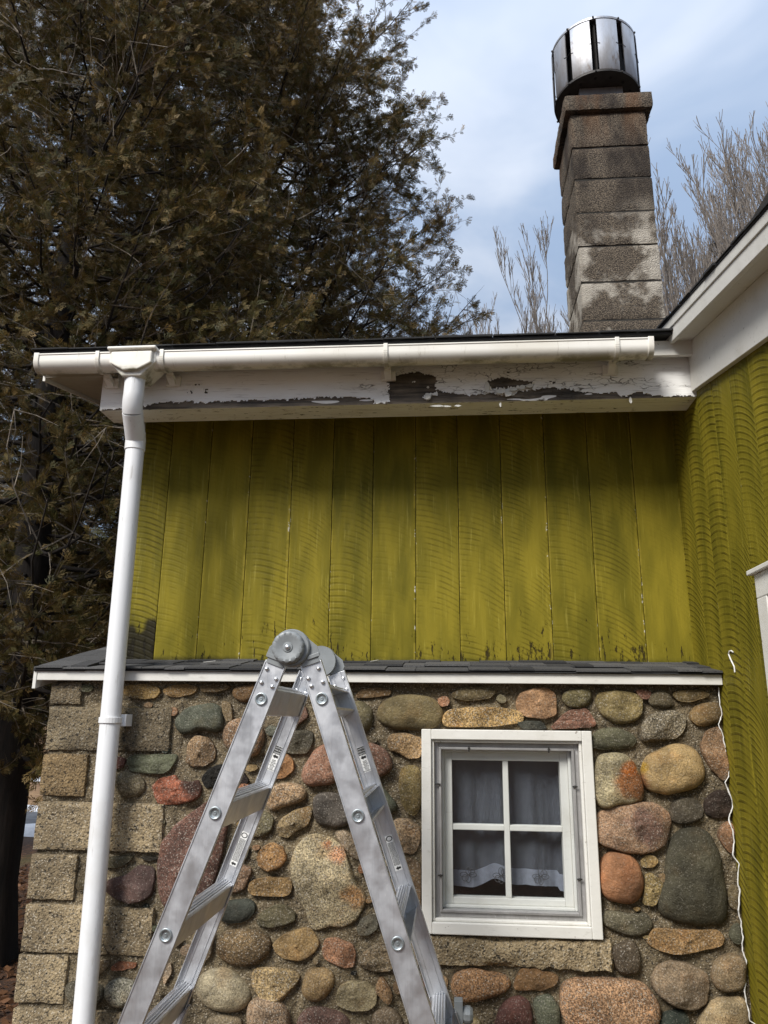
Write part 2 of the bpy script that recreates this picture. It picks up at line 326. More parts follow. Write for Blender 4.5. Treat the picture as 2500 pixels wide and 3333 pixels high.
def m_glass():
    m = bpy.data.materials.new('window_glass'); m.use_nodes = True; t = m.node_tree; t.nodes.clear()
    out = t.nodes.new('ShaderNodeOutputMaterial'); ms = t.nodes.new('ShaderNodeMixShader'); tr = t.nodes.new('ShaderNodeBsdfTransparent'); gl = t.nodes.new('ShaderNodeBsdfGlossy')
    lw = t.nodes.new('ShaderNodeLayerWeight'); lw.inputs[0].default_value = 0.5; pw = t.nodes.new('ShaderNodeMath'); pw.operation = 'POWER'; pw.inputs[1].default_value = 4.0
    t.links.new(lw.outputs['Facing'], pw.inputs[0]); fr = t.nodes.new('ShaderNodeMapRange'); t.links.new(pw.outputs[0], fr.inputs[0]); fr.inputs[3].default_value = 0.05; fr.inputs[4].default_value = 0.9
    tr.inputs[0].default_value = (0.95, 0.97, 0.98, 1); gl.inputs['Roughness'].default_value = 0.015
    nn = t.nodes.new('ShaderNodeTexNoise'); nn.inputs['Scale'].default_value = 5; bp = t.nodes.new('ShaderNodeBump'); bp.inputs['Distance'].default_value = 0.004; bp.inputs['Strength'].default_value = 0.3
    t.links.new(nn.outputs[0], bp.inputs['Height']); t.links.new(bp.outputs[0], gl.inputs['Normal'])
    t.links.new(fr.outputs[0], ms.inputs[0]); t.links.new(tr.outputs[0], ms.inputs[1]); t.links.new(gl.outputs[0], ms.inputs[2]); t.links.new(ms.outputs[0], out.inputs[0])
    return m
def m_sheer():
    t = MT('sheer_curtain', 0.9); w = t.noise(500, 1, 0.5, t.mapv((1, 1, 0.1))); w2 = t.noise(500, 1, 0.5, t.mapv((0.1, 1, 1)))
    c = t.mix(t.rng(t.math('ADD', w, w2), 0.8, 1.2, 0, 1), lin(84, 87, 95), lin(112, 115, 123)); t.fin(c, 0.9)
    tr = t.t.nodes.new('ShaderNodeBsdfTransparent'); ms = t.t.nodes.new('ShaderNodeMixShader'); ms.inputs[0].default_value = 0.42
    out = t.t.nodes['Material Output']; t.L(t.b.outputs[0], ms.inputs[1]); t.L(tr.outputs[0], ms.inputs[2]); t.L(ms.outputs[0], out.inputs[0]); return t.m
def m_block():
    m = m_mortar('exposed_aggregate_block', (176, 156, 121), (122, 107, 82), 0.85, 0.85, True); return m
def m_chimney():
    t = MT('stained_chimney_block', 0.95); z = t.xyz(t.tc.outputs['Object'])
    c = t.mix(t.rng(t.noise(140, 4, 0.7), 0.38, 0.62), lin(60, 52, 43), lin(124, 111, 94))
    v = t.voro(170); c = t.mix(t.rng(v, 0.55, 0.75, 0, 0.7), c, lin(34, 28, 24))
    pale = t.math('MULTIPLY', t.rng(t.noise(4.5, 4, 0.6, t.mapv(loc=(1.7, 0, 0.3))), 0.47, 0.60), t.rng(z[2], 0.15, -0.15, 0, 1))
    c = t.mix(t.math('MULTIPLY', pale, 0.8), c, lin(192, 184, 170))
    soot = t.math('MULTIPLY', t.rng(t.noise(5, 5, 0.6, t.mapv((1, 1, 0.45))), 0.42, 0.62), t.rng(z[2], -0.5, 0.4, 0.15, 1))
    c = t.mix(t.math('MULTIPLY', soot, 0.85), c, lin(34, 25, 18))
    rust = t.math('MULTIPLY', t.rng(t.noise(6, 4, 0.6, t.mapv((1, 1, 0.3), loc=(7, 2, 2))), 0.45, 0.6), t.rng(z[2], 0.35, 0.75, 0, 1))
    c = t.mix(t.math('MULTIPLY', rust, 0.5), c, lin(112, 78, 48))
    return t.fin(c, 0.95, t.bump(t.math('ADD', t.noise(140, 4, 0.7), t.math('MULTIPLY', v, -0.8)), 0.008, 0.9))
def m_cowl():
    t = MT('weathered_stainless', 0.42, 0.75); n = t.noise(10, 4, 0.6, t.mapv((1, 1, 0.25)))
    c = t.mix(t.rng(n, 0.35, 0.7), (0.50, 0.52, 0.56), (0.30, 0.29, 0.29)); c = t.mix(t.rng(t.noise(22, 5, 0.7, t.mapv((1, 1, 0.3), loc=(3, 3, 3))), 0.56, 0.68, 0, 0.7), c, (0.20, 0.15, 0.11))
    return t.fin(c, t.rng(n, 0.3, 0.7, 0.38, 0.6), t.bump(t.noise(14), 0.004, 0.3))
def m_gutter():
    t = MT('cream_gutter_plastic', 0.4); z = t.xyz(t.tc.outputs['Object'])
    c = t.mix(t.rng(t.noise(5, 5, 0.6, t.mapv((0.4, 1, 1))), 0.4, 0.8, 0, 0.5), lin(232, 229, 221), lin(196, 188, 168)); c = t.mix(t.rng(t.noise(60, 5, 0.75, t.mapv((1, .2, .2))), 0.58, 0.72, 0, 0.35), c, lin(140, 128, 104)); c = t.mix(t.rng(t.noise(24, 5, .8, t.mapv((.5, 1, 1), loc=(4, 0, 0))), .68, .74, 0, .6), c, lin(92, 78, 56))
    low = t.rng(z[2], -0.016, -0.040, 0, 1); c = t.mix(t.math('MULTIPLY', low, t.rng(t.noise(9, 5, 0.7, t.mapv((0.6, 1, 1))), 0.45, 0.62, 0.1, 0.85)), c, lin(86, 80, 34))  # blotchy olive, darker towards the lower edge of the gutter
    return t.fin(c, 0.42, t.bump(t.noise(30), 0.0006, 0.3))
def m_pvc():
    t = MT('white_downspout_plastic', 0.4); c = t.mix(t.rng(t.noise(60, 4, 0.7, t.mapv((1, 1, 0.12))), 0.60, 0.72, 0, 0.45), lin(228, 229, 230), lin(140, 136, 126)); c = t.mix(t.rng(t.noise(3, 5, .6), .5, .75, 0, .35), c, lin(178, 172, 158))
    return t.fin(c, 0.4, t.bump(t.noise(40), 0.0004, 0.3))
M = dict(barkdark=m_bark('dark_cedar_bark', (20, 16, 13), (44, 36, 30)), stone=m_stone(), mortar=m_mortar(), block=m_block(), siding=m_siding(), white=m_white(), whitechip=m_white('chipped_white_paint', chips=1.0), offwhite=m_white('grimy_white_paint', (186, 182, 172), 1.0),
         beam=m_beam(), alu=m_alu(), storm=m_alu('storm_frame_metal', (0.42, 0.41, 0.40), 0.5, 0.6, 0.6), shingle=m_shingle(), fol=m_foliage(), bark=m_bark(), twig=m_bark('grey_twig', (92, 84, 74), (160, 148, 132)),
         bare=m_bark('bare_twig', (92, 84, 78), (138, 130, 122)), glass=m_glass(), sheer=m_sheer(), chimney=m_chimney(), cowl=m_cowl(), gutter=m_gutter(), pvc=m_pvc(),
         dark=m_flat('dark_void', (0.008, 0.008, 0.009), 0.9), darkmetal=m_flat('near_black_metal', (0.03, 0.027, 0.025), 0.6, 0.3), hub=m_flat('grey_knob_plastic', (0.23, 0.245, 0.25), 0.42, 0.1, 0.12, 14),  # darkmetal: plain near-black metal for cowl base, liner, screws and clips
         rivet=m_flat('steel_rivet', (0.70, 0.71, 0.73), 0.32, 0.9, 0.1), bolt=m_flat('zinc_bolt', (0.42, 0.46, 0.47), 0.38, 0.85, 0.2, 40), black=m_flat('black_print', (0.01, 0.01, 0.01), 0.6), sticker=m_flat('sticker_white', (0.75, 0.75, 0.73), 0.5, 0, 0.05),
         soffit=m_white('soffit_paint', (168, 160, 140), 1.0, 0.6), roofblk=m_flat('roof_edge', (0.018, 0.018, 0.019), 0.9), hem=m_flat('white_hem_cloth', (0.20, 0.21, 0.25), 0.9, 0, 0.08, 60), thread=m_flat('grey_thread', (0.07, 0.07, 0.075), 0.9),
         joint=m_flat('dark_joint', (0.025, 0.022, 0.018), 0.95), caulk=m_flat('white_paint_bead', (0.72, 0.71, 0.68), 0.6, 0, 0.1, 60))

# ------------------------------------------------------------------ cottage
XR = 0.991; YS = 3.0; YG = 3.25; XL = -1.56
house = empty('cottage', (-0.3, 3.0, 0), 'fieldstone cottage wing with olive board siding, white peeling eave and block chimney', 'cottage')

# --- field stones traced on the wall plane (crop corner, scale 2): outline, colour, ruggedness, grain, layered
A_, B_, C_ = (80, 2227), (800, 2227), (1650, 2227)
ST = [
(A_, '632,20 690,5 800,0 870,20 885,50 850,90 760,95 660,75', (158,126,66), .5, .6), (A_, '905,45 950,10 1060,0 1128,20 1110,60 1000,88 930,70', (160,122,62), .5, .5),
(A_, '1150,15 1200,0 1330,0 1330,30 1250,50 1160,45', (118,94,58), .5, .5), (A_, '1355,50 1380,15 1480,0 1530,10 1500,80 1440,125 1370,90', (146,108,62), .4, .4),
(A_, '365,10 440,0 455,30 420,55 375,45', (88,88,64), .3, .3), (A_, '990,250 1010,200 1070,150 1160,135 1240,128 1280,165 1290,230 1285,295 1240,312 1160,290 1070,325 1010,310', (84,88,76), .3, .3),
(A_, '1290,110 1350,130 1355,230 1320,245 1290,180', (122,102,72), .7, .5), (A_, '1300,340 1320,270 1370,230 1440,220 1540,260 1560,350 1530,440 1480,475 1380,450 1310,400', (172,132,96), .4, .9),
(A_, '1055,490 1070,380 1120,335 1200,350 1240,420 1235,490 1180,525 1105,540 1060,510', (156,124,88), .6, .8), (A_, '575,490 620,475 660,490 640,545 580,555', (110,62,52), .8, .4),
(A_, '670,500 700,465 830,460 985,455 990,480 935,575 820,580 690,565', (98,102,80), 1, .3), (A_, '585,620 610,575 680,570 760,600 785,650 770,710 690,738 625,710 590,665', (116,104,80), .2, .7),
(A_, '840,665 875,620 985,590 1000,630 1080,640 1120,620 1150,670 1130,740 1010,780 880,778 855,720', (184,98,62), 1, .6), (A_, '1150,610 1200,555 1290,520 1300,580 1240,660 1180,680', (34,33,30), .6, .1),
(A_, '1200,770 1100,840 990,920 900,1040 880,1200 890,1350 930,1440 1050,1450 1180,1400 1240,1250 1290,1050 1320,850 1280,780', (116,80,70), .5, .7),
(A_, '510,1130 600,1115 700,1118 695,1145 620,1190 515,1185', (104,96,72), .4, .5), (A_, '745,1120 880,1125 870,1140 800,1150', (46,43,36), .4, .1),
(A_, '525,1330 560,1270 680,1240 740,1180 840,1200 845,1270 825,1370 790,1400 690,1418 600,1390', (94,70,68), .9, .3), (A_, '335,1300 375,1260 525,1260 520,1310 470,1340 350,1345', (104,92,64), .3, .4),
(A_, '570,1835 610,1805 730,1810 725,1840 650,1855 580,1860', (158,94,56), .6, .4), (A_, '430,1815 560,1790 565,1820 500,1880 440,1900', (104,84,58), .8, .4),
(A_, '525,1980 560,1930 660,1910 730,1950 740,2040 680,2090 600,2105 545,2060', (138,134,120), .3, 1), (A_, '270,1990 300,1930 430,1940 500,1970 515,2030 480,2090 400,2100 300,2080', (88,82,68), .3, .5),
(A_, '1258,1480 1275,1430 1350,1405 1450,1402 1500,1430 1495,1490 1440,1540 1350,1552 1275,1530', (68,72,66), .15, .1), (A_, '1250,1700 1280,1630 1370,1600 1490,1598 1580,1640 1600,1710 1560,1790 1460,1830 1350,1820 1270,1770', (122,98,64), .1, .8),
(A_, '1100,1820 1160,1640 1225,1560 1235,1650 1225,1760 1160,1815', (114,98,78), .5, .6), (A_, '1115,1980 1150,1900 1230,1848 1320,1860 1410,1920 1465,2000 1450,2080 1370,2125 1250,2120 1165,2070', (172,158,130), .15, .45),
(A_, '1310,1350 1330,1220 1410,1175 1480,1210 1430,1330 1390,1355', (160,126,100), 1, .7), (A_, '1390,1100 1420,1020 1455,1030 1460,1110 1430,1150 1390,1145', (88,90,80), .4, .4),
(A_, '1460,970 1470,870 1500,820 1560,825 1620,870 1600,950 1560,990 1480,990', (120,112,84), .5, .7), (A_, '1380,680 1420,640 1460,650 1440,710 1390,715', (176,114,78), .8, .5), (A_, '1380,600 1420,570 1460,620 1440,660 1395,640', (44,32,30), .6, .1),
(A_, '1000,1990 1060,1960 1090,2030 1050,2090 1000,2110 985,2050', (106,94,72), .4, .5), (A_, '1450,2120 1490,2050 1600,2030 1700,2080 1730,2230 1700,2300 1470,2300', (158,130,104), .4, .8), (A_, '900,1870 955,1810 960,1880 915,1960', (156,134,112), .5, .6),
(A_, '1180,2190 1260,2150 1390,2160 1420,2230 1380,2300 1200,2300', (132,116,92), .4, .5), (A_, '850,2210 900,2140 980,2150 1000,2260 880,2300', (120,104,80), .4, .5),
(B_, '730,60 760,30 880,25 945,40 930,70 830,88 720,85', (140,108,66), .6, .5), (B_, '1340,60 1400,25 1500,20 1610,20 1620,60 1560,100 1450,108 1360,95', (118,102,68), .4, .5),
(B_, '860,190 900,110 1000,75 1140,72 1230,105 1280,180 1265,250 1200,290 1080,295 950,285 870,240', (124,108,68), .08, .25), (B_, '1285,215 1330,165 1480,150 1640,155 1760,170 1800,200 1790,250 1640,270 1450,275 1300,275', (196,156,88), .6, .9),
(B_, '650,200 690,130 730,110 790,130 820,180 820,260 770,320 720,300 670,260', (114,104,72), .1, .4), (B_, '260,200 300,130 340,115 390,150 405,210 350,260 290,290', (132,94,78), .9, .5),
(B_, '235,370 260,315 330,302 430,310 435,370 400,445 320,455 235,435', (82,76,62), .9, .4), (B_, '165,560 205,470 260,455 305,500 310,560 250,605 160,615', (166,114,62), .5, .4),
(B_, '365,600 390,520 450,430 510,390 560,430 590,560 590,640 500,655 400,660', (158,110,86), .4, .6), (B_, '700,440 760,395 810,380 900,420 950,490 940,560 880,605 830,600 720,560', (142,100,82), .4, .7),
(B_, '120,720 150,670 250,640 350,650 395,700 370,760 260,790 180,825 140,790', (170,142,110), .4, .9), (B_, '440,800 450,730 510,705 620,715 680,800 680,900 610,925 510,920 450,880', (96,88,84), .3, .4),
(B_, '840,640 890,665 940,730 985,780 980,825 930,838 900,800 850,740', (96,100,82), .4, .3), (B_, '205,930 240,870 330,820 410,800 430,840 400,920 320,960 280,995 220,985', (152,128,88), .7, .7),
(B_, '925,350 960,320 1060,320 1140,360 1150,440 1120,480 1060,485 990,440 935,430', (184,146,96), .9, .8), (B_, '1000,600 1020,545 1080,530 1135,560 1145,650 1140,780 1110,850 1060,845 1010,760', (124,106,58), .1, .5),
(B_, '940,920 980,880 1060,880 1130,930 1135,1020 1100,1095 1020,1095 980,1040', (170,140,106), .5, .8), (B_, '305,1160 330,1080 390,1010 470,990 560,1020 640,1080 670,1190 700,1290 770,1370 765,1430 700,1530 620,1570 530,1560 450,1590 420,1540 400,1460 350,1380 310,1260', (186,168,132), .5, .9),
(B_, '580,960 650,945 710,1000 740,1100 735,1140 690,1120 620,1040', (146,126,104), .9, .7), (B_, '75,1130 110,1060 180,1030 240,1060 265,1130 230,1190 150,1215 90,1180', (170,124,66), .5, .7),
(B_, '15,1340 40,1280 130,1258 290,1265 300,1310 280,1370 160,1383 50,1370', (174,136,78), .5, .6), (B_, '75,1560 100,1490 190,1440 250,1440 320,1490 320,1540 250,1565 130,1578', (102,94,68), 1, .4),
(B_, '725,1590 750,1530 810,1500 850,1510 860,1580 800,1630 740,1625', (106,102,90), .6, .4), (B_, '180,1690 270,1620 380,1590 430,1610 475,1680 440,1750 360,1795 250,1780 200,1740', (158,126,74), .9, .4),
(B_, '500,1730 520,1665 590,1655 690,1690 712,1760 705,1840 640,1845 560,1810 510,1780', (176,122,86), .6, .7), (B_, '735,1810 760,1750 850,1700 900,1680 950,1780 950,1860 860,1865 770,1840', (146,126,98), 1, .8),
(B_, '45,1900 70,1850 200,1848 290,1865 350,1900 320,1960 220,2070 120,2060 50,1970', (174,146,98), .5, .9), (B_, '370,1960 400,1860 460,1845 540,1860 578,1910 560,1990 500,2050 430,2060 370,2010', (158,128,82), .15, .5),
(B_, '595,2040 610,1970 680,1940 790,1940 850,2000 840,2080 790,2125 680,2115 600,2080', (162,146,110), .7, .5), (B_, '845,1990 860,1910 900,1905 950,2000 950,2060 920,2080 870,2030', (168,130,88), .4, .6),
(B_, '955,1960 990,1920 1020,1960 1015,2010 980,2020', (146,114,78), .3, .4), (B_, '1230,1930 1265,1900 1310,1905 1320,1950 1300,2000 1250,1980', (170,134,92), .3, .5),
(B_, '1000,1160 1080,1130 1140,1180 1140,1350 1130,1500 1090,1440 1030,1300', (124,98,68), .7, .6), (B_, '1340,1940 1370,1880 1480,1850 1600,1880 1700,1900 1720,1960 1650,2020 1500,2060 1390,2060 1350,2000', (182,132,84), .4, .9),
(B_, '340,2190 380,2120 480,2095 600,2130 670,2190 680,2280 340,2280', (124,90,82), .3, .6), (B_, '825,2160 880,2110 960,2110 1015,2170 1020,2260 830,2270', (116,98,78), .4, .5), (B_, '725,1190 765,1165 775,1220 740,1235', (160,110,70), .4, .4),
(B_, '1410,2230 1440,2165 1500,2170 1540,2211 1540,2300 1430,2300', (156,136,92), .4, .5), (B_, '640,2240 700,2190 790,2200 800,2300 650,2310', (130,112,86), .4, .5),
(C_, '65,120 90,60 170,30 250,25 305,60 322,130 315,205 230,222 130,210 80,180', (178,132,90), .5, .5), (C_, '355,85 380,45 450,30 530,30 550,80 530,140 440,158 380,130', (128,116,74), .3, .6),
(C_, '65,245 150,238 220,240 262,285 200,295 100,290', (72,74,68), .9, .2), (C_, '280,290 370,200 420,165 520,160 575,255 560,280 420,290', (144,98,78), 1, .6),
(C_, '580,120 600,60 680,45 790,50 870,90 880,150 860,220 790,252 690,250 620,200', (134,116,68), .5, .5), (C_, '835,45 880,35 935,50 915,100 870,95', (138,92,74), .6, .5),
(C_, '915,110 940,60 1000,40 1050,60 1085,130 1040,155 950,145', (104,92,68), .3, .4), (C_, '1065,60 1150,40 1300,45 1320,80 1200,115 1120,118', (124,104,64), .3, .4),
(C_, '1190,220 1210,150 1310,120 1395,125 1400,230 1320,270 1240,272', (138,110,64), .1, .4), (C_, '870,350 885,250 960,190 1080,172 1155,210 1150,290 1100,350 1000,360 900,375', (128,116,96), .6, 1),
(C_, '555,380 570,310 640,283 740,290 820,330 842,370 800,412 640,425 560,410', (92,90,68), .2, .35), (C_, '1260,390 1300,310 1380,280 1410,400 1440,520 1440,600 1400,620 1310,530 1270,440', (158,120,84), .5, .6),
(C_, '570,620 585,490 640,455 760,455 830,520 865,620 885,720 850,770 730,770 640,810 580,760', (170,156,120), .3, .6), (C_, '880,540 900,480 1000,430 1080,392 1180,400 1250,470 1278,560 1260,640 1180,690 1020,715 920,680 880,610', (178,146,90), .12, .35),
(C_, '1060,840 1080,770 1150,745 1230,750 1268,800 1265,870 1200,905 1110,905 1065,880', (82,74,62), .5, .3), (C_, '1285,800 1310,730 1370,690 1430,700 1465,800 1455,860 1370,870 1300,850', (66,50,42), 1, .2),
(C_, '585,900 600,840 700,800 800,790 870,770 960,780 1040,840 1060,900 1045,980 1000,1060 900,1090 780,1085 650,1050 590,1010', (166,128,98), .8, .6), (C_, '1375,960 1420,905 1465,900 1480,1000 1475,1100 1430,1080 1385,1010', (164,120,84), .4, .5),
(C_, '985,1460 1000,1360 1030,1290 1040,1150 1080,1010 1150,950 1260,945 1330,1000 1370,1100 1400,1250 1420,1400 1420,1530 1340,1555 1180,1550 1050,1510', (82,78,62), .2, .2),
(C_, '600,1250 620,1140 680,1090 760,1095 840,1150 880,1260 880,1340 840,1410 760,1425 660,1400 605,1330', (182,120,72), .1, .15), (C_, '870,1150 900,1115 960,1120 985,1150 950,1195 880,1195', (148,124,74), .6, .6),
(C_, '905,1240 940,1228 1010,1290 1000,1350 965,1440 885,1430 890,1340', (160,136,80), 1, .7), (C_, '990,1240 1040,1230 1065,1290 1040,1320 1000,1290', (146,118,78), .3, .4),
(C_, '1435,1360 1465,1310 1510,1320 1518,1400 1505,1465 1460,1460 1440,1420', (118,102,72), .1, .4), (C_, '625,1530 640,1475 740,1490 830,1500 900,1485 942,1540 930,1600 850,1642 750,1620 650,1580', (98,92,74), .4, .5),
(C_, '920,1690 950,1590 1080,1600 1250,1600 1370,1600 1408,1650 1390,1700 1280,1730 1110,1752 1000,1730', (162,124,72), .9, .7), (C_, '1440,1640 1470,1580 1520,1550 1530,1680 1490,1685', (98,98,80), .3, .2),
(C_, '680,1730 720,1690 800,1660 850,1700 865,1800 860,1870 780,1885 710,1860', (92,78,62), .3, .6), (C_, '945,1930 980,1840 1060,1810 1180,1820 1290,1880 1310,1960 1290,2060 1200,2110 1080,2080 970,2000', (138,116,92), 1, .5),
(C_, '1330,1880 1370,1790 1450,1760 1550,1780 1550,1900 1530,1980 1430,1995 1350,1960', (136,114,84), .4, .5), (C_, '55,1930 90,1850 200,1845 330,1900 320,1950 230,1990 100,1985 50,1975', (148,108,62), .9, .3),
(C_, '355,2020 380,1940 480,1915 640,1920 760,1920 860,1940 930,2000 980,2090 970,2200 900,2300 600,2320 420,2280 370,2120', (184,138,98), .4, 1), (C_, '-60,2150 0,2050 60,2030 120,2045 160,2110 155,2260 -80,2260', (122,76,70), .3, .4),
(C_, '170,2070 210,2025 280,2020 330,2080 345,2180 330,2260 220,2260 185,2150', (102,106,88), .1, .5), (C_, '980,2200 1040,2130 1120,2115 1170,2140 1185,2200 1170,2260 980,2260', (60,70,64), .15, .2),
(C_, '1250,2200 1300,2090 1400,2040 1540,2030 1570,2150 1560,2300 1230,2300', (158,136,100), .2, .5)]
def traced(org, s): return [(org[0]+float(q.split(',')[0])/2.0, org[1]+float(q.split(',')[1])/2.0) for q in s.split()]
polys = []
for org, s, col, rg, gr in ST:
    P = np.array([aty(px, py, YS-0.02) for px, py in traced(org, s)])[:, [0, 2]]
    polys.append((P, col, rg, gr))
rnd = random.Random(5)
for _ in range(2600):                        # small chinking stones pressed into the wider joints
    cx, cz_ = rnd.uniform(XL+.25, XR-.04), rnd.uniform(.72, 1.70); w = rnd.uniform(.011, .030); h = w*rnd.uniform(.5, .9)
    if -.17 < cx < .56 and .76 < cz_ < 1.60: continue
    if cx < -1.02 and not any(0 for _ in ()): 
        if cx < -1.36: continue
    dm = min(np.min(np.hypot(p[0][:, 0]-cx, p[0][:, 1]-cz_)) if not (p[0][:, 0].min() < cx < p[0][:, 0].max() and p[0][:, 1].min() < cz_ < p[0][:, 1].max()) else 0 for p in polys)
    if dm < w+.007: continue
    a0_ = rnd.uniform(0, 3); P = np.array([(cx+w*math.cos(a)*rnd.uniform(.8, 1.1), cz_+h*math.sin(a)*rnd.uniform(.8, 1.1)) for a in np.linspace(0, 2*math.pi, 7, endpoint=False)])
    polys.append((P, rnd.choice(ST)[2], rnd.uniform(.3, 1), .5))
    if len(polys) > len(ST)+75: break
NT = len(polys)
lowz = min(p[0][:, 1].min() for p in polys)
row = 0.66                                   # the courses below the frame
while row > 0.08:
    x = -1.12+rnd.random()*0.1
    while x < XR-0.1:
        w = rnd.uniform(0.10, 0.24); h = rnd.uniform(0.09, 0.14); cx = x+w/2; cz = row-0.07+rnd.uniform(-.015, .015)
        if not any((abs(cx-p[0][:, 0].mean()) < (w+np.ptp(p[0][:, 0]))/2 and abs(cz-p[0][:, 1].mean()) < (h+np.ptp(p[0][:, 1]))/2) for p in polys[:NT]):
            n = 9; P = np.array([(cx+w*.5*math.cos(a)*rnd.uniform(.85, 1.08), cz+h*.5*math.sin(a)*rnd.uniform(.85, 1.08)) for a in np.linspace(0, 2*math.pi, n, endpoint=False)])
            polys.append((P, rnd.choice(ST)[2], rnd.random()*.7, rnd.random()))
        x += w+0.03
    row -= 0.16
SPOTS = [((C_[0]+410, C_[1]+330), 52, (150, 88, 40)), ((C_[0]+400, C_[1]+270), 26, (176, 100, 36)), ((C_[0]+450, C_[1]+465), 62, (124, 96, 84)), ((B_[0]+300, B_[1]+560), 30, (186, 132, 96)), ((B_[0]+265, B_[1]+520), 14, (176, 110, 70)),
         ((B_[0]+355, B_[1]+690), 40, (190, 142, 92)), ((C_[0]+445, C_[1]+270), 18, (190, 150, 50)), ((A_[0]+545, A_[1]+330), 40, (56, 46, 40))]
def stone_mesh(P, col, rg, gr, seed):
    r = random.Random(seed); Q = P[::-1] if np.sum(P[:, 0]*np.roll(P[:, 1], -1)-np.roll(P[:, 0], -1)*P[:, 1]) < 0 else P
    for _ in range(2 if rg < 0.75 else 1):
        k = 0.25 if rg < .5 else 0.16
        Q = np.stack([Q*(1-k)+np.roll(Q, -1, 0)*k, Q*k+np.roll(Q, -1, 0)*(1-k)], 1).reshape(-1, 2)
    c = Q.mean(0); Q = c+(Q-c)*1.065; n = 56
    d = np.linalg.norm(np.roll(Q, -1, 0)-Q, axis=1); s = np.concatenate([[0], np.cumsum(d)]); QQ = np.vstack([Q, Q[:1]])
    tt = np.linspace(0, s[-1], n, endpoint=False); E = np.stack([np.interp(tt, s, QQ[:, 0]), np.interp(tt, s, QQ[:, 1])], 1)
    size = min(np.ptp(P[:, 0]), np.ptp(P[:, 1])); H = min(0.058, 0.37*size)*(1.0 if rg < .6 else 0.92)
    p = 2.25 if rg < .3 else (2.9 if rg < .7 else 4.2)
    rr = np.concatenate([[1.0], np.sin(np.linspace(math.pi/2, 0, 15))[0:]]); V = []
    pl = [(math.cos(a)*s_, math.sin(a)*s_, o) for a, s_, o in ((r.uniform(0, 6.3), r.uniform(.25, .9), r.uniform(.55, .95)) for _ in range(5))]
    for i, q in enumerate(rr[:-1]):
        ring = c+(E-c)*q; h = H*(max(0, 1-q**p))**(1/p) if i else -0.035
        hh = np.full(n, h)
        if rg > .45 and i:
            nx = (ring-c)/size
            for a, b, o in pl: hh = np.minimum(hh, H*np.maximum(0.25, o*1.15-(nx[:, 0]*a+nx[:, 1]*b)*1.3)*max(0, 1-q**7)**(1/7))
        V.append(np.stack([ring[:, 0], YS-0.017-(np.maximum(hh, .004*min(i, 3)) if i else hh), ring[:, 1]], 1))
    V = np.vstack(V+[np.array([[c[0], YS-0.017-H*(0.9 if rg > .45 else 1), c[1]]])])
    amp = (0.005+0.011*rg)*min(1, size/0.12)
    nz = vnoise(V, 14, seed, 2)*amp+vnoise(V, 48, seed+7, 3)*amp*0.42+ (vnoise(V*np.array([0.35, 1, 2.6]), 30, seed+3, 2)*0.006 if rg >= 1 else 0)
    V[n:, 1] += -nz[n:]*np.minimum(1, np.repeat(np.arange(1, len(rr)), n)[:len(V)-n]/4.0) if False else -nz[n:]*.9; lat = vnoise(V, 26, seed+20, 2)*0.004; V[:, 0] += lat; V[:, 2] += vnoise(V, 26, seed+31, 2)*0.004
    F = []; m = len(rr)-1
    for i in range(m-1):
        for k in range(n): F.append((i*n+k, (i+1)*n+k, (i+1)*n+(k+1) % n, i*n+(k+1) % n))
    for k in range(n): F.append(((m-1)*n+k, m*n, (m-1)*n+(k+1) % n))
    base = np.array(lin(*col)); base = (base*.74+base.mean()*.26)*np.array([1.03, 1., .87])*(.93 if col[0] > 1.35*col[2] and col[0] > 1.25*col[1] else 1); C = np.tile(base, (len(V), 1))*(1+0.16*vnoise(V, 20, seed+40, 2))[:, None]
    px, py = project(V)
    for (sx, sy), R_, sc in SPOTS:
        if abs(px.mean()-sx) < 150 and abs(py.mean()-sy) < 150:
            dd = np.hypot(px-sx, py-sy)/R_+vnoise(V, 30, seed+50, 3)*0.5; w = np.clip((1.15-dd)*2.2, 0, 1)[:, None]*0.85; C = C*(1-w)+np.array(lin(*sc))*w
    return V, F, np.concatenate([np.clip(C, 0, 1)*0.95, np.full((len(V), 1), gr)], 1)

WX0, WX1, WZ0, WZ1 = -0.103, 0.508, 0.885, 1.562       # window opening
SV = []; SF = []; SM = []; SC = []
def app(V, F, mi, C=None):
    k = sum(len(a) for a in SV); SV.append(np.asarray(V, float)); SF.extend([tuple(k+i for i in f) for f in F]); SM.extend([mi]*len(F))
    SC.append(C if C is not None else np.tile([.2, .18, .14, .5], (len(V), 1)))
# mortar bed: a displaced sheet over the whole wall, opening left for the window
nx_, nz_ = 330, 232
gx = np.linspace(XL+0.01, XR+0.01, nx_); gz = np.linspace(0, 1.755, nz_); GX, GZ = np.meshgrid(gx, gz)
G = np.stack([GX.ravel(), np.full(GX.size, YS), GZ.ravel()], 1)
bulge = np.zeros(len(G))
for P, col, rg, gr in polys:                      # mortar laps up round each stone
    c = P.mean(0); rx, rz = np.ptp(P[:, 0])/2+.02, np.ptp(P[:, 1])/2+.02
    d = np.hypot((G[:, 0]-c[0])/rx, (G[:, 2]-c[1])/rz); bulge = np.maximum(bulge, np.clip(1.45-d, 0, .5)*2*0.012)
bulge = np.where(G[:, 0] < -1.03, np.maximum(bulge, .017), bulge)
G[:, 1] -= bulge+vnoise(G, 9, 3, 3)*0.011+vnoise(G, 40, 8, 3)*0.009
keep = lambda x, z: not (WX0+.01 < x < WX1-.01 and WZ0+.01 < z < WZ1-.01)
F = [(j*nx_+i, j*nx_+i+1, (j+1)*nx_+i+1, (j+1)*nx_+i) for j in range(nz_-1) for i in range(nx_-1) if keep((gx[i]+gx[i+1])/2, (gz[j]+gz[j+1])/2)]
app(G, F, 1)
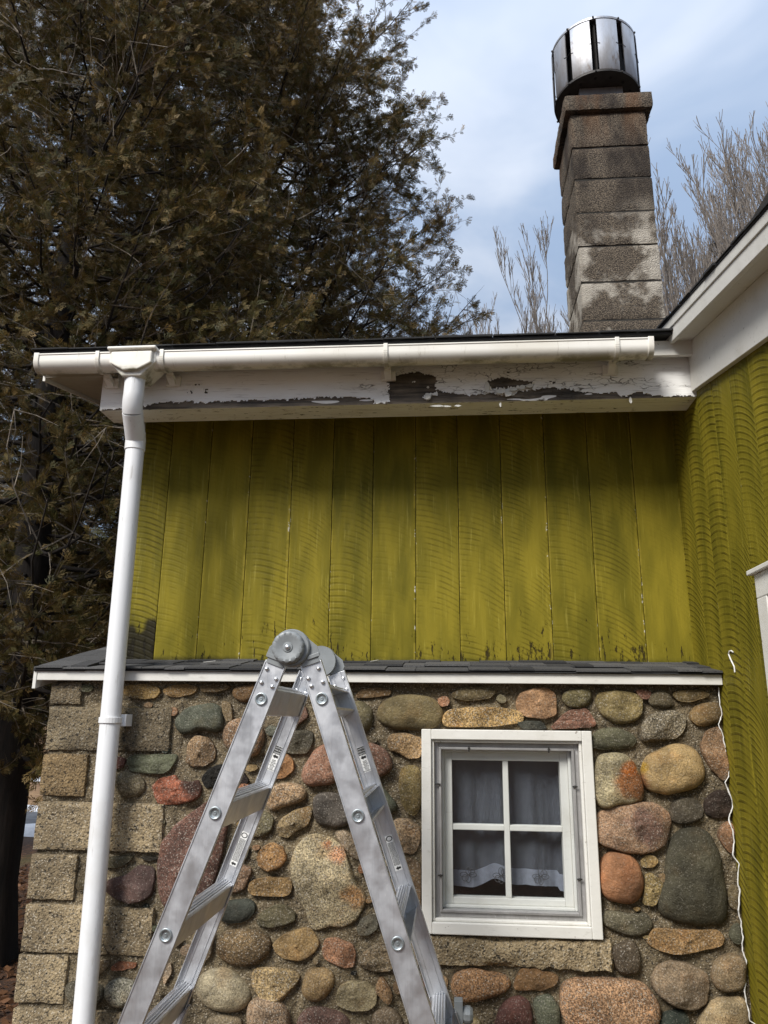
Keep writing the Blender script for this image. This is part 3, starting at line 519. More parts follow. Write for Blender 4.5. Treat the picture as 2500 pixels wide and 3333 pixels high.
for i, (P, col, rg, gr) in enumerate(polys):
    V, F, C = stone_mesh(P, col, rg, gr, 100+i); app(V, F, 0, C)
# exposed aggregate corner blocks
def rough_block(x0, x1, z0, z1, y0, y1, seed, amp=0.0035, step=0.014, skirt=0.010):
    nx, ny, nz = [max(2, int((b-a)/step)) for a, b in ((x0, x1), (y0, y1), (z0, z1))]; V = []; F = []
    def face(o, a, b, na, nb):
        k = len(V)
        for j in range(nb+1):
            for i in range(na+1): V.append(o+a*(i/na)+b*(j/nb))
        for j in range(nb):
            for i in range(na): F.append((k+j*(na+1)+i, k+j*(na+1)+i+1, k+(j+1)*(na+1)+i+1, k+(j+1)*(na+1)+i))
    X, Y, Z = np.array([x1-x0, 0, 0]), np.array([0, y1-y0, 0]), np.array([0, 0, z1-z0]); o = np.array([x0, y0, z0])
    face(o, X, Z, nx, nz); face(o+X, Y, Z, ny, nz); face(o+Y, -Y, Z, ny, nz) if False else face(o+Y, Y*-1, Z, ny, nz); face(o+Z, X, Y, nx, ny); face(o+Y, X, -Y, nx, ny)
    V = np.array(V); q = np.minimum.reduce([np.abs(V[:, 0]-x0), np.abs(V[:, 0]-x1)]); q2 = np.minimum(np.abs(V[:, 2]-z0), np.abs(V[:, 2]-z1)); q3 = np.abs(V[:, 1]-y0)
    c = np.array([(x0+x1)/2, (y0+y1)/2, (z0+z1)/2]); e = [np.clip(1-a/skirt, 0, 1) for a in (q, q2, q3)]
    w = np.sort(np.stack(e), 0)[1]; V = V+(c-V)/(np.abs(c-V).max(1, keepdims=True)+1e-6)*(w**1.5)[:, None]*skirt*0.45
    for ax in range(3): V[:, ax] += vnoise(V, 30, seed+ax*9, 3)*amp+vnoise(V, 90, seed+5+ax, 2)*amp*0.5
    return V, F
def cz(a, x=0): return aty(A_[0]+x/2, A_[1]+a/2, YS-.03)
QB = [(185, 368, -14, 128), (165, 955, 150, 435), (130, 400, 455, 730), (85, 905, 772, 1088), (55, 330, 1110, 1405), (35, 835, 1442, 1760), (0, 268, 1765, 2080), (-20, 640, 2125, 2440), (-30, 210, 2470, 2780), (-40, 560, 2830, 3140), (-40, 200, 3170, 3480), (-40, 520, 3500, 3800)]
QZ = []
for i, (xa, xb, ya, yb) in enumerate(QB):
    za = cz(ya, (xa+xb)/2)[2]; zb = cz(yb, (xa+xb)/2)[2]; x1 = cz((ya+yb)/2, xb)[0]
    if za < 0.03: break
    QZ.append((za, zb, x1, i))
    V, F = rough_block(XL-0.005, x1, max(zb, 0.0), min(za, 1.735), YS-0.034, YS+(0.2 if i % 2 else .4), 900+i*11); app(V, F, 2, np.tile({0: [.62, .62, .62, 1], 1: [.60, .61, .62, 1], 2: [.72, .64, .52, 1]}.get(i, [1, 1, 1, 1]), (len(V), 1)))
# left side wall behind the corner, with mortar sheet
gy = np.linspace(YS, 6.2, 200); gz2 = np.linspace(0, 2.3, 140); GY, GZ2 = np.meshgrid(gy, gz2)
G2 = np.stack([np.full(GY.size, XL+0.012), GY.ravel(), GZ2.ravel()], 1); lim = 1.78+(G2[:, 1]-2.94)*0.21; G2[:, 2] = np.minimum(G2[:, 2], lim-.03)
G2[:, 0] += vnoise(G2, 9, 13, 3)*.009+vnoise(G2, 40, 18, 3)*.006
app(G2, [(j*200+i, (j+1)*200+i, (j+1)*200+i+1, j*200+i+1) for j in range(139) for i in range(199)], 1)
allV = np.vstack(SV)
wall = link_mesh('stone_wall', allV, SF, [M['stone'], M['mortar'], M['block']], house, mi=SM, smooth=True, sharp=60)
fcol(wall, 'stone', np.vstack([np.asarray(c_, float) for c_ in SC])); tag(wall, 'wall of rounded fieldstones in mortar with concrete corner blocks')

# --- window
win = MB(); y0 = 2.952
zl = lambda px, py, y: aty(px, py, y)
def frame(mb, x0, x1, z0, z1, w, ya, yb, mi=0, wb=None):
    wb = wb or w
    mb.box((x0, ya, z0), (x0+w, yb, z1), mi); mb.box((x1-w, ya, z0), (x1, yb, z1), mi)
    mb.box((x0+w, ya, z1-w), (x1-w, yb, z1), mi); mb.box((x0+w, ya, z0), (x1-w, yb, z0+wb), mi); return mb
frame(win, WX0-.004, WX1+.004, WZ0-.004, WZ1+.004, .036, 2.950, 3.07, wb=.038)
frame(win, WX0+.0325, WX1-.0325, WZ0+.0345, WZ1-.0325, .010, 2.962, 3.07)
window = build(win, 'window', M['whitechip'], house, bevel=.003); tag(window, 'small four-pane window in a white wooden frame in the stone wall')
a0, a1, b0, b1 = WX0+.043, WX1-.043, WZ0+.045, WZ1-.043
m = MB(); frame(m, a0, a1, b0, b1, .016, 2.984, 3.02); frame(m, a0+.016, a1-.016, b0+.016, b1-.016, .009, 2.976, 3.02); build(m, 'storm_frame', M['storm'], window, bevel=.0015)
a0 += .025; a1 -= .025; b0 += .025; b1 -= .025
m = MB(); frame(m, a0, a1, b0, b1, .010, 3.008, 3.06)
frame(m, a0+.010, a1-.010, b0+.010, b1-.010, .029, 3.022, 3.065, wb=.022)
sx0, sx1, sz0, sz1 = a0+.039, a1-.039, b0+.032, b1-.039; cxm = (sx0+sx1)/2; czm = (sz0+sz1)/2
m.box((cxm-.010, 3.026, sz0), (cxm+.010, 3.06, sz1)); m.box((sx0, 3.027, czm-.010), (cxm-.010, 3.061, czm+.010)); m.box((cxm+.010, 3.027, czm-.010), (sx1, 3.061, czm+.010))
build(m, 'sash', M['white'], window, bevel=.0025)
m = MB(); m.add([(sx0-.004, 3.050, sz0-.004), (sx1+.004, 3.050, sz0-.004), (sx1+.004, 3.050, sz1+.004), (sx0-.004, 3.050, sz1+.004)], [(0, 1, 2, 3)]); build(m, 'pane', M['glass'], window)
m = MB(); m.add([(a0, 2.999, b0), (a1, 2.999, b0), (a1, 2.999, b1), (a0, 2.999, b1)], [(0, 1, 2, 3)]); build(m, 'storm_pane', M['glass'], window)
# curtain, and a near-black box whose colour stands in for the unlit room
nx, nz = 60, 50; V = []
for j in range(nz+1):
    for i in range(nx+1):
        u = i/nx; v = j/nz; x = sx0-.03+(sx1-sx0+.06)*u
        zb = sz0+.028+.026*math.exp(-((u-.40)/.10)**2)-.006*math.sin(u*7)-(.012 if u > .9 else 0)
        V.append((x, 3.085+.006*math.sin(u*23+v*2)+.004*math.sin(u*51)+(.012*u if u > .8 else 0), zb+(sz1+.02-zb)*v))
F = [(j*(nx+1)+i, j*(nx+1)+i+1, (j+1)*(nx+1)+i+1, (j+1)*(nx+1)+i) for j in range(nz) for i in range(nx)]
cur = link_mesh('curtain', V, F, [M['sheer'], M['hem']], window, mi=[1 if j < 6 else 0 for j in range(nz) for i in range(nx)], smooth=True, sharp=180)
for q in (.14, .44, .80):
    m = MB(); cx_ = sx0+(sx1-sx0)*q; cz_ = sz0+.066
    for dx_, dz_, rx_, rz_ in ((0, .013, .009, .014), (0, -.013, .009, .014), (.016, 0, .014, .008), (-.016, 0, .014, .008), (.012, .011, .011, .011), (-.012, -.011, .011, .011)):
        pts = [(cx_+dx_+rx_*math.cos(a), 3.071, cz_+dz_+rz_*math.sin(a)) for a in np.linspace(0, 2*math.pi, 17)]; m.tube(pts, .0011, 4, cap=False)
    build(m, 'embroidery', M['thread'], window)
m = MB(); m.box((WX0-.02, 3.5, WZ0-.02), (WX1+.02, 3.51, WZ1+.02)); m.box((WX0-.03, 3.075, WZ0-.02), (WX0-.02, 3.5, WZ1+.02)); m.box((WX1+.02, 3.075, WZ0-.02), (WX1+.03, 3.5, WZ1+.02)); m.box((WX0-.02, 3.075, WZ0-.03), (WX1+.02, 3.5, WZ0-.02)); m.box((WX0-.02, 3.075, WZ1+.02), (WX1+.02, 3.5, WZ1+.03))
build(m, 'black_room_box', M['dark'], window)
m = MB()
for (px, py) in ((1383, 0), ):
    pass
for x_, z_, ax in ((WX0+.055, WZ1-.19, 'h'), (WX1-.062, WZ1-.19, 'h'), (WX0+.062, WZ0+.18, 'h'), (WX1-.062, WZ0+.18, 'h'), (WX0+.17, WZ1-.062, 'v'), (WX1-.15, WZ1-.062, 'v')):
    m = MB()
    if ax == 'h': m.box((x_-.009, 2.970, z_-.0025), (x_+.009, 2.975, z_+.0025))
    else: m.box((x_-.0025, 2.970, z_-.012), (x_+.0025, 2.975, z_+.006))
    m.lathe([(.0045, 0), (.004, -.004), (0.0005, -.005)], (x_, 2.974, z_), 'y', 8)
    build(m, 'storm_clip', M['darkmetal'], window)
V, F = rough_block(WX0-.13, WX1+.045, WZ0-.105, WZ0-.008, YS-.042, YS+.05, 4242, .009, .011, .035)
sill = link_mesh('sill', V, F, M['block'], window, smooth=True, sharp=60); fcol(sill, 'stone', np.ones((len(V), 4))); tag(sill, 'rough concrete sill below the small window')

# --- board siding
def boards(edges, depth_axis, face, z0f, z1f, out, seed, rot=None, seg=70, mark=0.0, flip=False):
    r = random.Random(seed); V = []; F = []; UV = []; BD = []; RT = []
    for bi in range(len(edges)-1):
        e0, e1 = edges[bi]+.0016, edges[bi+1]-.0016; w = e1-e0; br = (r.random(), r.random(), mark+(1-mark)*r.random()); off = r.uniform(0, .002); k0 = len(V)
        cols = [(0, 0.012), (0, 0.0), (0.03*w, -.0008)]+[(w*t, -.0008) for t in (.25, .5, .75)]+[(w*.97, -.0008), (w, 0.0), (w, 0.012)]
        zb = z0f; n = len(cols)
        for j in range(seg+1):
            for (du, dd) in cols:
                x = e0+du; z = zb+(z1f(x)-zb)*j/seg; d = face+out*(dd-off if True else 0)
                V.append((x, d, z) if depth_axis == 'y' else (d, x, z)); UV.append(((w-du) if flip else du, z-zb)); BD.append(br)
                RT.append(rot(bi, du/w, z-zb) if rot else 0)
        for j in range(seg):
            for i in range(n-1):
                a = k0+j*n+i; F.append((a, a+1, a+n+1, a+n))
    return V, F, UV, BD, RT
def siding(name, parent, label, *a, **k):
    V, F, UV, BD, RT = boards(*a, **k); o = link_mesh(name, V, F, M['siding'], parent)
    uvl = o.data.uv_layers.new(name='UVMap'); li = np.zeros(len(o.data.loops), np.int32); o.data.loops.foreach_get('vertex_index', li)
    uvl.data.foreach_set('uv', np.asarray(UV, np.float32)[li].ravel()); fcol(o, 'board', BD)
    at = o.data.attributes.new('rot', 'FLOAT', 'POINT'); at.data.foreach_set('value', np.asarray(RT, np.float32)); tag(o, label); return o
ed = [-1.415, -1.272, -1.084, -0.893, -0.700, -0.514, -0.332, -0.141, 0.045, 0.235, 0.428, 0.615, 0.805, XR+.001]
rotf = lambda bi, u, h: float(np.clip((.20-h+.03*math.sin(u*9)+.02*math.sin(h*60+u*30))*12, 0, 1)) if bi == 0 else (float(np.clip((.05-h)*14, 0, .45)) if bi in (1, 2) else 0)
siding('board_siding', house, 'olive board siding below the eave, black rot at its foot', ed, 'y', YG, 1.825, lambda x: 3.02, 1, 11, rot=rotf)
eds = [3.262-.0]+[3.25-.17*i for i in range(1, 15)]; eds = sorted(eds)
siding('board_siding', house, 'right hand olive board wall with curved saw marks', eds, 'x', XR, 0.0, lambda y: 2.855+.195*(y-2.905)+.02, 1, 23, seg=130, mark=.85, flip=True)
siding('board_siding', house, 'olive board front wall of the main house round the corner', [XR+.002+.178*i for i in range(18)], 'y', .80, 0.0, lambda x: 2.64, 1, 37, seg=20, mark=.85)
m = MB(); m.box((XR+.051, .815, 0), (4.01, .85, 2.64)); m.box((-1.41, YG+.014, 1.7), (XR+.2, YG+.05, 3.1)); m.prism([(YG+.051, 1.8), (6.2, 2.3), (6.2, 3.70), (YG+.051, 3.08)], 'x', -1.41, -1.37); m.box((XR+.014, .8, 0), (XR+.05, 3.3, 3.2)); build(m, 'wall_backing', M['joint'], house)
# painted bead where the stone meets the boards
pts = []
bead = [(1378,20),(1388,120),(1398,200),(1380,260),(1405,330),(1420,420),(1440,520),(1446,600),(1420,640),(1450,700),(1470,800),(1445,870),(1470,960),(1482,1030),(1470,1110),(1505,1170),(1498,1260),(1518,1350),(1508,1470),(1528,1560),(1532,1660),(1540,1750),(1558,1800),(1552,1900),(1545,2000),(1568,2100),(1585,2211)]
m = MB(); P0 = []
for i, (bx, by) in enumerate(bead):
    p = aty(C_[0]+bx/2, C_[1]+by/2, 2.965); P0.append(np.array([min(p[0], XR-.004), 2.965, p[2]]))
P1 = []
for i in range(len(P0)-1):
    for t in np.linspace(0, 1, 6, endpoint=False): P1.append(P0[i]*(1-t)+P0[i+1]*t)
P1 += [np.array([XR-.004, 2.965, z]) for z in np.linspace(P0[-1][2], 0.02, 20)]
P1 = np.array(P1); P1[:, 0] += vnoise(P1, 60, 5, 3)*.0045; P1[:, 1] += vnoise(P1, 40, 6, 2)*.006
m.tube(list(P1), list(.0016+.0024*np.abs(vnoise(P1, 70, 9, 2))), 5); build(m, 'paint_bead', M['caulk'], house, smooth=True)

# --- lower ledge roof
SL = .137; SLL = .215; YE = 2.935; ZE = 1.772
def ztop(y, sl=None): return ZE+(sl or SL)*(y-YE)
m = MB(); r = random.Random(3); tabs = []
def slab(mb, x0, x1, ya, yb, lift, th, c, sl=None):
    k = len(mb.v); za, zb_ = ztop(ya, sl)+lift, ztop(yb, sl)+lift
    mb.box((x0, ya, za), (x1, yb, za+th)); 
    for q in (2, 3, 6, 7): v = mb.v[k+q]; mb.v[k+q] = (v[0], v[1], v[2]+zb_-za)
    tabs.extend([c]*8)
slab(m, -1.625, XR-.003, YE-.008, YG+.0, 0.0, .005, .15); slab(m, -1.6255, -1.419, YE-.004, 6.3, -.004, .012, .2, SLL)
for row_, (ya, yb, lift) in enumerate(((YE-.012, YE+.13, .0055), (YE+.115, YE+.26, .011), (YE+.245, YG-.003, .016))):
    x = -1.62-r.random()*.1
    while x < XR-.01:
        w = r.uniform(.07, .2); xa = max(x, -1.62); xb = min(x+w, XR-.004)
        if xb-xa > .02: slab(m, xa, xb-.002, ya-r.uniform(0, .006), yb, lift+r.choice((0, .0035)), .005+r.choice((0, .002)), r.random())
        x += w
for k_ in range(24):                        # the roof goes on past the corner of the boarded wall, up to the left and back
    ya = YE+.02+k_*.14; x = -1.62-r.random()*.1
    while x < -1.43:
        w = r.uniform(.1, .2); slab(m, max(x, -1.62), min(x+w, -1.418)-.002, ya, ya+.17, .0085+.001*(k_ % 3), .006, r.random(), SLL); x += w
ledge = build(m, 'ledge_roof', M['shingle'], house); tag(ledge, 'narrow grey shingle roof over the stone wall')
at = ledge.data.attributes.new('tab', 'FLOAT', 'POINT'); at.data.foreach_set('value', np.asarray(tabs, np.float32))
m = MB(); m.box((-1.612, 2.938, 1.733), (XR-.003, 2.952, 1.7705)); m.box((-1.6, 2.9525, 1.748), (XR-.003, 3.20, 1.762)); build(m, 'fascia', M['white'], ledge, bevel=.002)
m = MB(); k = len(m.v); m.box((-1.627, 2.936, 1.700), (-1.613, 6.2, 1.768))
for q in (2, 3, 6, 7): v = m.v[q]; m.v[q] = (v[0], v[1], v[2]+SLL*3.264)
build(m, 'rake_board', M['whitechip'], ledge, bevel=.002)

# --- upper roof, fascia and peeling beam
RS = math.tan(rad(12)); m = MB()
def sloped(mb, x0, x1, ya, yb, z0, z1, sl):
    k = len(mb.v); mb.box((x0, ya, z0), (x1, yb, z1))
    for q in (2, 3, 6, 7): v = mb.v[k+q]; mb.v[k+q] = (v[0], v[1], v[2]+sl*(yb-ya))
sloped(m, -1.725, 1.3, 2.792, 6.3, 3.068, 3.077, RS)
r = random.Random(8); x = -1.73
while x < XR:
    w = r.uniform(.12, .3); sloped(m, x, min(x+w-.003, XR), 2.782-r.uniform(0, .006), 2.95, 3.0775+r.choice((0, .002)), 3.082+r.choice((0, .003)), RS); x += w
uroof = build(m, 'upper_roof', M['roofblk'], house); tag(uroof, 'low pitched black shingle roof edge above the gutter')
m = MB(); m.box((-1.715, 2.842, 3.002), (XR, 2.862, 3.066)); m.box((-1.713, 2.8635, 2.995), (-1.44, 2.897, 3.010))
build(m, 'fascia', M['whitechip'], uroof, bevel=.002)
m = MB(); sloped(m, -1.700, -1.40, 2.86, 6.2, 2.986, 3.000, RS); sloped(m, -1.47, XR, 3.045, 3.26, 3.03, 3.045, RS); build(m, 'soffit', M['soffit'], uroof)
m = MB(); sloped(m, -1.714, -1.7015, 2.864, 6.2, 2.972, 3.066, RS); build(m, 'rake_board', M['whitechip'], uroof, bevel=.002)
m = MB(); sloped(m, -1.468, -1.405, 3.05, 6.2, 2.858, 3.02, RS); build(m, 'side_beam', M['offwhite'], uroof, bevel=.002)
# beam with traced peeling
K = lambda s, o, sc: [(o[0]+float(q.split(',')[0])/sc, o[1]+float(q.split(',')[1])/sc) for q in s.split()]
low = [(331, 1334), (452, 1322)]+K('985,640 1060,625 1160,605 1250,600 1350,605 1410,590 1550,610 1650,595', (100, 1090), 2.765)+[(889, 1299), (1085, 1290), (1206, 1295), (1217, 1305)]+K('40,398 90,390 105,370 92,300 78,265 150,258 220,240 290,250 340,275 325,310 350,335 420,345 490,355 540,350 580,352 600,340 640,358 715,355 735,330 830,326 870,318 980,322 1010,338 1140,345 1220,340 1240,358 1290,355 1310,340 1380,350 1430,360 1620,358', (1200, 1050), 1.508)+[(2290, 1330), (2290, 1420), (331, 1420)]
hole2 = K('580,285 650,265 700,275 820,290 760,318 690,322 640,326 590,318', (1200, 1050), 1.508)
holes = [hole2, K('1410,520 1440,490 1465,500 1450,525 1420,530', (100, 1090), 2.765), K('1550,485 1600,490 1590,530 1570,530', (100, 1090), 2.765), K('880,290 915,285 920,298 890,300', (1200, 1050), 1.508), K('660,236 700,236 690,243 665,243', (1200, 1050), 1.508), K('1440,445 1560,442 1520,455 1450,455', (100, 1090), 2.765)]
isl = [K('272,355 300,345 308,372 285,382 270,372', (1200, 1050), 1.508), K('310,345 340,338 338,355 315,358', (1200, 1050), 1.508), K('212,288 230,286 230,293 214,294', (1200, 1050), 1.508)]
def inpoly(px, py, poly):
    r_ = np.zeros(len(px), bool); n = len(poly); j = n-1
    for i in range(n):
        xi, yi = poly[i]; xj, yj = poly[j]
        c = ((yi > py) != (yj > py)) & (px < (xj-xi)*(py-yi)/((yj-yi) if yj != yi else 1e-9)+xi); r_ ^= c; j = i
    return r_
nx, nz = 820, 56; bx = np.linspace(-1.464, XR-.001, nx); bz = np.linspace(2.848, 3.035, nz); BX, BZ = np.meshgrid(bx, bz)
P = np.stack([BX.ravel(), np.full(BX.size, 2.90), BZ.ravel()], 1); px, py = project(P)
jx = vnoise(P, 45, 61, 3)*7; jy = vnoise(P, 45, 71, 3)*6
bare = inpoly(px+jx, py+jy, low)
for h_ in holes: bare |= inpoly(px+jx*.5, py+jy*.5, h_)
for h_ in isl: bare &= ~inpoly(px+jx*.3, py+jy*.3, h_)
P[:, 1] += np.where(bare, .0035+.0015*vnoise(P*np.array([.1, 1, 1]), 60, 5, 2), 0)+.0008*vnoise(P, 6, 2, 2)
F = [(j*nx+i, j*nx+i+1, (j+1)*nx+i+1, (j+1)*nx+i) for j in range(nz-1) for i in range(nx-1)]; nP = len(P)
cr_w = np.clip(.42-np.abs((px-1700)/1100)*.25, 0, .42)+np.where((py-1290) > -60, .03, -.06)
m = MB(); m.box((-1.464, 2.9045, 2.848), (XR-.001, 3.043, 3.035)); base = nP
rf = random.Random(12); bb = bare.reshape(nz, nx); edge = [(j, i) for j in range(2, nz-2) for i in range(2, nx-2) if not bb[j, i] and (bb[j-1, i] or bb[j+1, i] or bb[j, i-1] or bb[j, i+1])]
for (j, i) in rf.sample(edge, min(260, len(edge))):
    p = P[j*nx+i]; g_ = np.array([float(bb[j, i+1])-float(bb[j, i-1]), float(bb[j+1, i])-float(bb[j-1, i])]); g_ = g_/(np.linalg.norm(g_)+1e-6) if np.linalg.norm(g_) > 0 else np.array([0, -1.])
    w_ = rf.uniform(.003, .012); l_ = rf.uniform(.003, .011); o_ = rf.uniform(.001, .007); s_ = np.array([-g_[1], g_[0]]); vs = []
    for q, (ll, oo) in enumerate(((-.3, .0008), (.5, o_*.3), (1, o_))):
        for e in (-1, 1): ww = w_*(1-.35*q*rf.random()); vs.append((p[0]+g_[0]*l_*ll+s_[0]*ww*e/2, 2.899-oo, p[2]+g_[1]*l_*ll+s_[1]*ww*e/2))
    m.add(vs, [(0, 1, 3, 2), (2, 3, 5, 4)])
F2 = [tuple(base+i for i in f) for f in m.f]; Vb = np.vstack([P, np.array(m.v)])
beam = link_mesh('eave_beam', Vb, F+F2, M['beam'], uroof); tag(beam, 'white beam under the gutter with paint peeling off dark wood')
lp = np.where(bare, 0.0, 1.0); lp2 = np.concatenate([lp, np.array([(.62 if v[2] < 2.9 else 1.) if i_ < 8 else 1.3 for i_, v in enumerate(m.v)])])
at = beam.data.attributes.new('paint', 'FLOAT', 'POINT'); at.data.foreach_set('value', lp2.astype(np.float32))
at = beam.data.attributes.new('paint2', 'FLOAT', 'POINT'); at.data.foreach_set('value', np.concatenate([cr_w, np.full(len(m.v), -.5)]).astype(np.float32))
# lifting flakes
m = MB(); r = random.Random(4)
for (fx, fy, w_, h_) in ((1425, 1322, 26, 5), (1455, 1324, 16, 5), (1490, 1322, 14, 5), (1629, 1319, 4, 12), (2052, 1305, 6, 14), (1630, 1275, 18, 12), (1652, 1281, 14, 14), (1672, 1268, 16, 10), (1700, 1262, 12, 10), (1722, 1258, 14, 8), (1392, 1290, 12, 14), (1585, 1262, 10, 22), (1393, 1262, 5, 5)):
    m = MB(); p = aty(fx, fy, 2.894); s_ = 1/2490*3.05; n_ = 9
    vs = [(p[0]+w_*s_*math.cos(a)*r.uniform(.7, 1.1), p[1]-.004*r.random()-(.006 if math.sin(a) < 0 else 0), p[2]+h_*s_*math.sin(a)*r.uniform(.7, 1.1)) for a in np.linspace(0, 2*math.pi, n_, endpoint=False)]
    vs += [(v[0], v[1]+.0012, v[2]) for v in vs]
    m.add(vs, [tuple(range(n_)), tuple(range(2*n_-1, n_-1, -1))]+[(i, (i+1) % n_, n_+(i+1) % n_, n_+i) for i in range(n_)])
    build(m, 'paint_flake', M['white'], uroof)

# --- gutter
GY_, GR = 2.782, .0430
def gz_at(x): return 3.0065-.003*(x+1.65)
m = MB(); n = 20; V = []; F = []
prof = []
for k in range(n+1):
    a = math.pi+math.pi*k/n; prof.append((GY_+GR*math.cos(a), GR*math.sin(a)*.92))
prof = [(GY_-GR, .024)]+prof+[(GY_+GR, .024)]; inner = [(y*(1)+(.0025 if y < GY_ else -.0025), z+(.002 if z < 0 else 0)) for y, z in prof][::-1]
prof = [(GY_-GR-.003, .029), (GY_-GR-.003, .024)]+prof+inner+[(GY_-GR+.003, .029)]
xs = [-1.672, -1.3, -.8, -.3, .2, .778]
for x in xs: V += [(x, y, gz_at(x)+z) for y, z in prof]
k_ = len(prof)
for i in range(len(xs)-1):
    for j in range(k_): F.append((i*k_+j, (i+1)*k_+j, (i+1)*k_+(j+1) % k_, i*k_+(j+1) % k_))
gut = link_mesh('gutter', V, F, M['gutter'], house, smooth=True, sharp=50); tag(gut, 'cream half round plastic gutter, blotched darker olive along its underside')
def ring(name, x, w, extra, mat, parent, closed=False):
    m = MB(); pr = []
    for k in range(17):
        a = math.pi+math.pi*k/16; pr.append((GY_+(GR+extra)*math.cos(a), gz_at(x)+(GR*.92+extra)*math.sin(a)))
    pr = [(GY_-GR-extra, gz_at(x)+.033)]+pr+[(GY_+GR+extra*.3, gz_at(x)+.033)]
    if closed: m.prism(pr, 'x', x-w/2, x+w/2)
    else:
        inn = [(GY_+(y-GY_)*.94, gz_at(x)+(z-gz_at(x))*.94) for y, z in pr]; 
        for i in range(len(pr)-1): m.prism([pr[i], pr[i+1], inn[i+1], inn[i]], 'x', x-w/2, x+w/2)
    return m
for x in (-1.678, .785): build(ring('c', x, .022, .0045, None, None, True), 'end_cap', M['gutter'], gut, smooth=True, sharp=40, bevel=.002)
for x in (-1.418, -1.148, -.238, .657):
    m = ring('b', x, .017, .006, None, None); m.box((x-.030, 2.880, 2.945), (x+.030, 2.8975, 2.985)); m.prism([(2.835, 2.965), (2.88, 2.945), (2.88, 2.975), (2.835, 2.985)], 'x', x-.014, x+.014)
    build(m, 'bracket', M['gutter'], gut, bevel=.0015)
# outlet hopper
ox0, ox1 = -1.353, -1.182; oc = (ox0+ox1)/2
m = MB(); m.prism([(ox0, 3.026), (ox1, 3.026), (ox1, 2.975), (oc+.03, 2.944), (oc-.03, 2.944), (ox0, 2.975)], 'y', 2.718, 2.84)
m.prism([(ox0-.012, 3.03), (ox1+.012, 3.03), (ox1+.012, 2.985), (ox1-.02, 2.953), (oc+.04, 2.925), (oc-.04, 2.925), (ox0+.02, 2.953), (ox0-.012, 2.985)], 'y', 2.735, 2.85)
m.box((ox0-.016, 2.712, 3.034), (ox1+.016, 2.85, 3.047)); build(m, 'outlet', M['gutter'], gut, bevel=.005)
# --- downspout
PR = .0375
path = [(-1.268, 2.782, 2.955), (-1.268, 2.782, 2.86)]
for t in np.linspace(0, 1, 7): a = t*rad(50); path.append((-1.268-.03*t*.2, 2.782+.055*(1-math.cos(a)), 2.86-.075*math.sin(a)-.01*t))
path2 = [path[-1]]; 
m = MB(); m.tube(path, PR+.003, 20); m.lathe([(PR+.003, 0), (PR+.006, .002), (PR+.006, .02), (PR+.002, .022)], (-1.268, 2.782, 2.925), 'z', 20)
dsp = MB(); pb = (-1.285, 2.883, 2.70)
dsp.tube([(-1.286, 2.885, 2.74), (-1.28, 2.885, 2.2), (-1.27, 2.885, 1.2), (-1.258, 2.885, .35), (-1.256, 2.87, .22), (-1.252, 2.78, .12), (-1.25, 2.66, .08)], PR, 24)
ds = build(dsp, 'downspout', M['pvc'], house, smooth=True, sharp=40); tag(ds, 'white round plastic downspout with an offset elbow')
build(m, 'elbow', M['pvc'], ds, smooth=True, sharp=40)
m = MB(); e = path[-1]; q2 = []
for t in np.linspace(0, 1, 9):
    a = t*rad(50); q2.append(np.array(e)*(1-t)+np.array((-1.286, 2.885, 2.705))*t+np.array((0, -.008*math.sin(math.pi*t)*-1, -.010*math.sin(math.pi*t))))
m.tube(q2+[(-1.286, 2.885, 2.66)], PR+.0035, 20); build(m, 'elbow', M['pvc'], ds, smooth=True, sharp=40)
m = MB(); m.lathe([(PR+.0005, -.011), (PR+.005, -.011), (PR+.005, .011), (PR+.0005, .011)], (-1.2735, 2.885, 1.585), 'z', 24)
m.box((-1.262, 2.90, 1.572), (-1.236, 2.962, 1.598)); m.box((-1.248, 2.905, 1.563), (-1.222, 2.965, 1.607)); build(m, 'clip', M['pvc'], ds, bevel=.0015)

# --- main roof rake on the right
sp_ = .195
def zs(y): return 3.069+sp_*(y-2.873)
m = MB(); y_a, y_b = .5, 3.02
def sl2(mb, x0, x1, ya, yb, dz0, dz1, mi=0):
    k = len(mb.v); mb.add([(x0, ya, zs(ya)+dz0), (x1, ya, zs(ya)+dz0), (x1, yb, zs(yb)+dz0), (x0, yb, zs(yb)+dz0), (x0, ya, zs(ya)+dz1), (x1, ya, zs(ya)+dz1), (x1, yb, zs(yb)+dz1), (x0, yb, zs(yb)+dz1)],
                          [(0,3,2,1),(4,5,6,7),(0,1,5,4),(1,2,6,5),(2,3,7,6),(3,0,4,7)], mi)
sl2(m, .876, 4.4, y_a, 6.2, .0805, .0865); r = random.Random(5); y = y_a
while y < 6: w = r.uniform(.1, .16); sl2(m, .873-r.uniform(0, .005), 1.2, y, y+w-.004, .087+r.choice((0, .002)), .091+r.choice((0, .004))); y += w
mroof = build(m, 'main_roof', M['roofblk'], house); tag(mroof, 'dark edge of the main roof rising at the top right')
m = MB(); sl2(m, .884, .902, y_a, y_b, -.012, .044); sl2(m, .879, .899, y_a, y_b, .0445, .080); build(m, 'rake_board', M['white'], mroof, bevel=.002)
m = MB(); sl2(m, .9025, XR+.03, y_a, y_b+.1, .0, .012); build(m, 'soffit', M['whitechip'], mroof)
m = MB(); sl2(m, XR-.022, XR+.012, y_a, 2.897, -.205, -.001); build(m, 'frieze_board', M['whitechip'], mroof, bevel=.002)

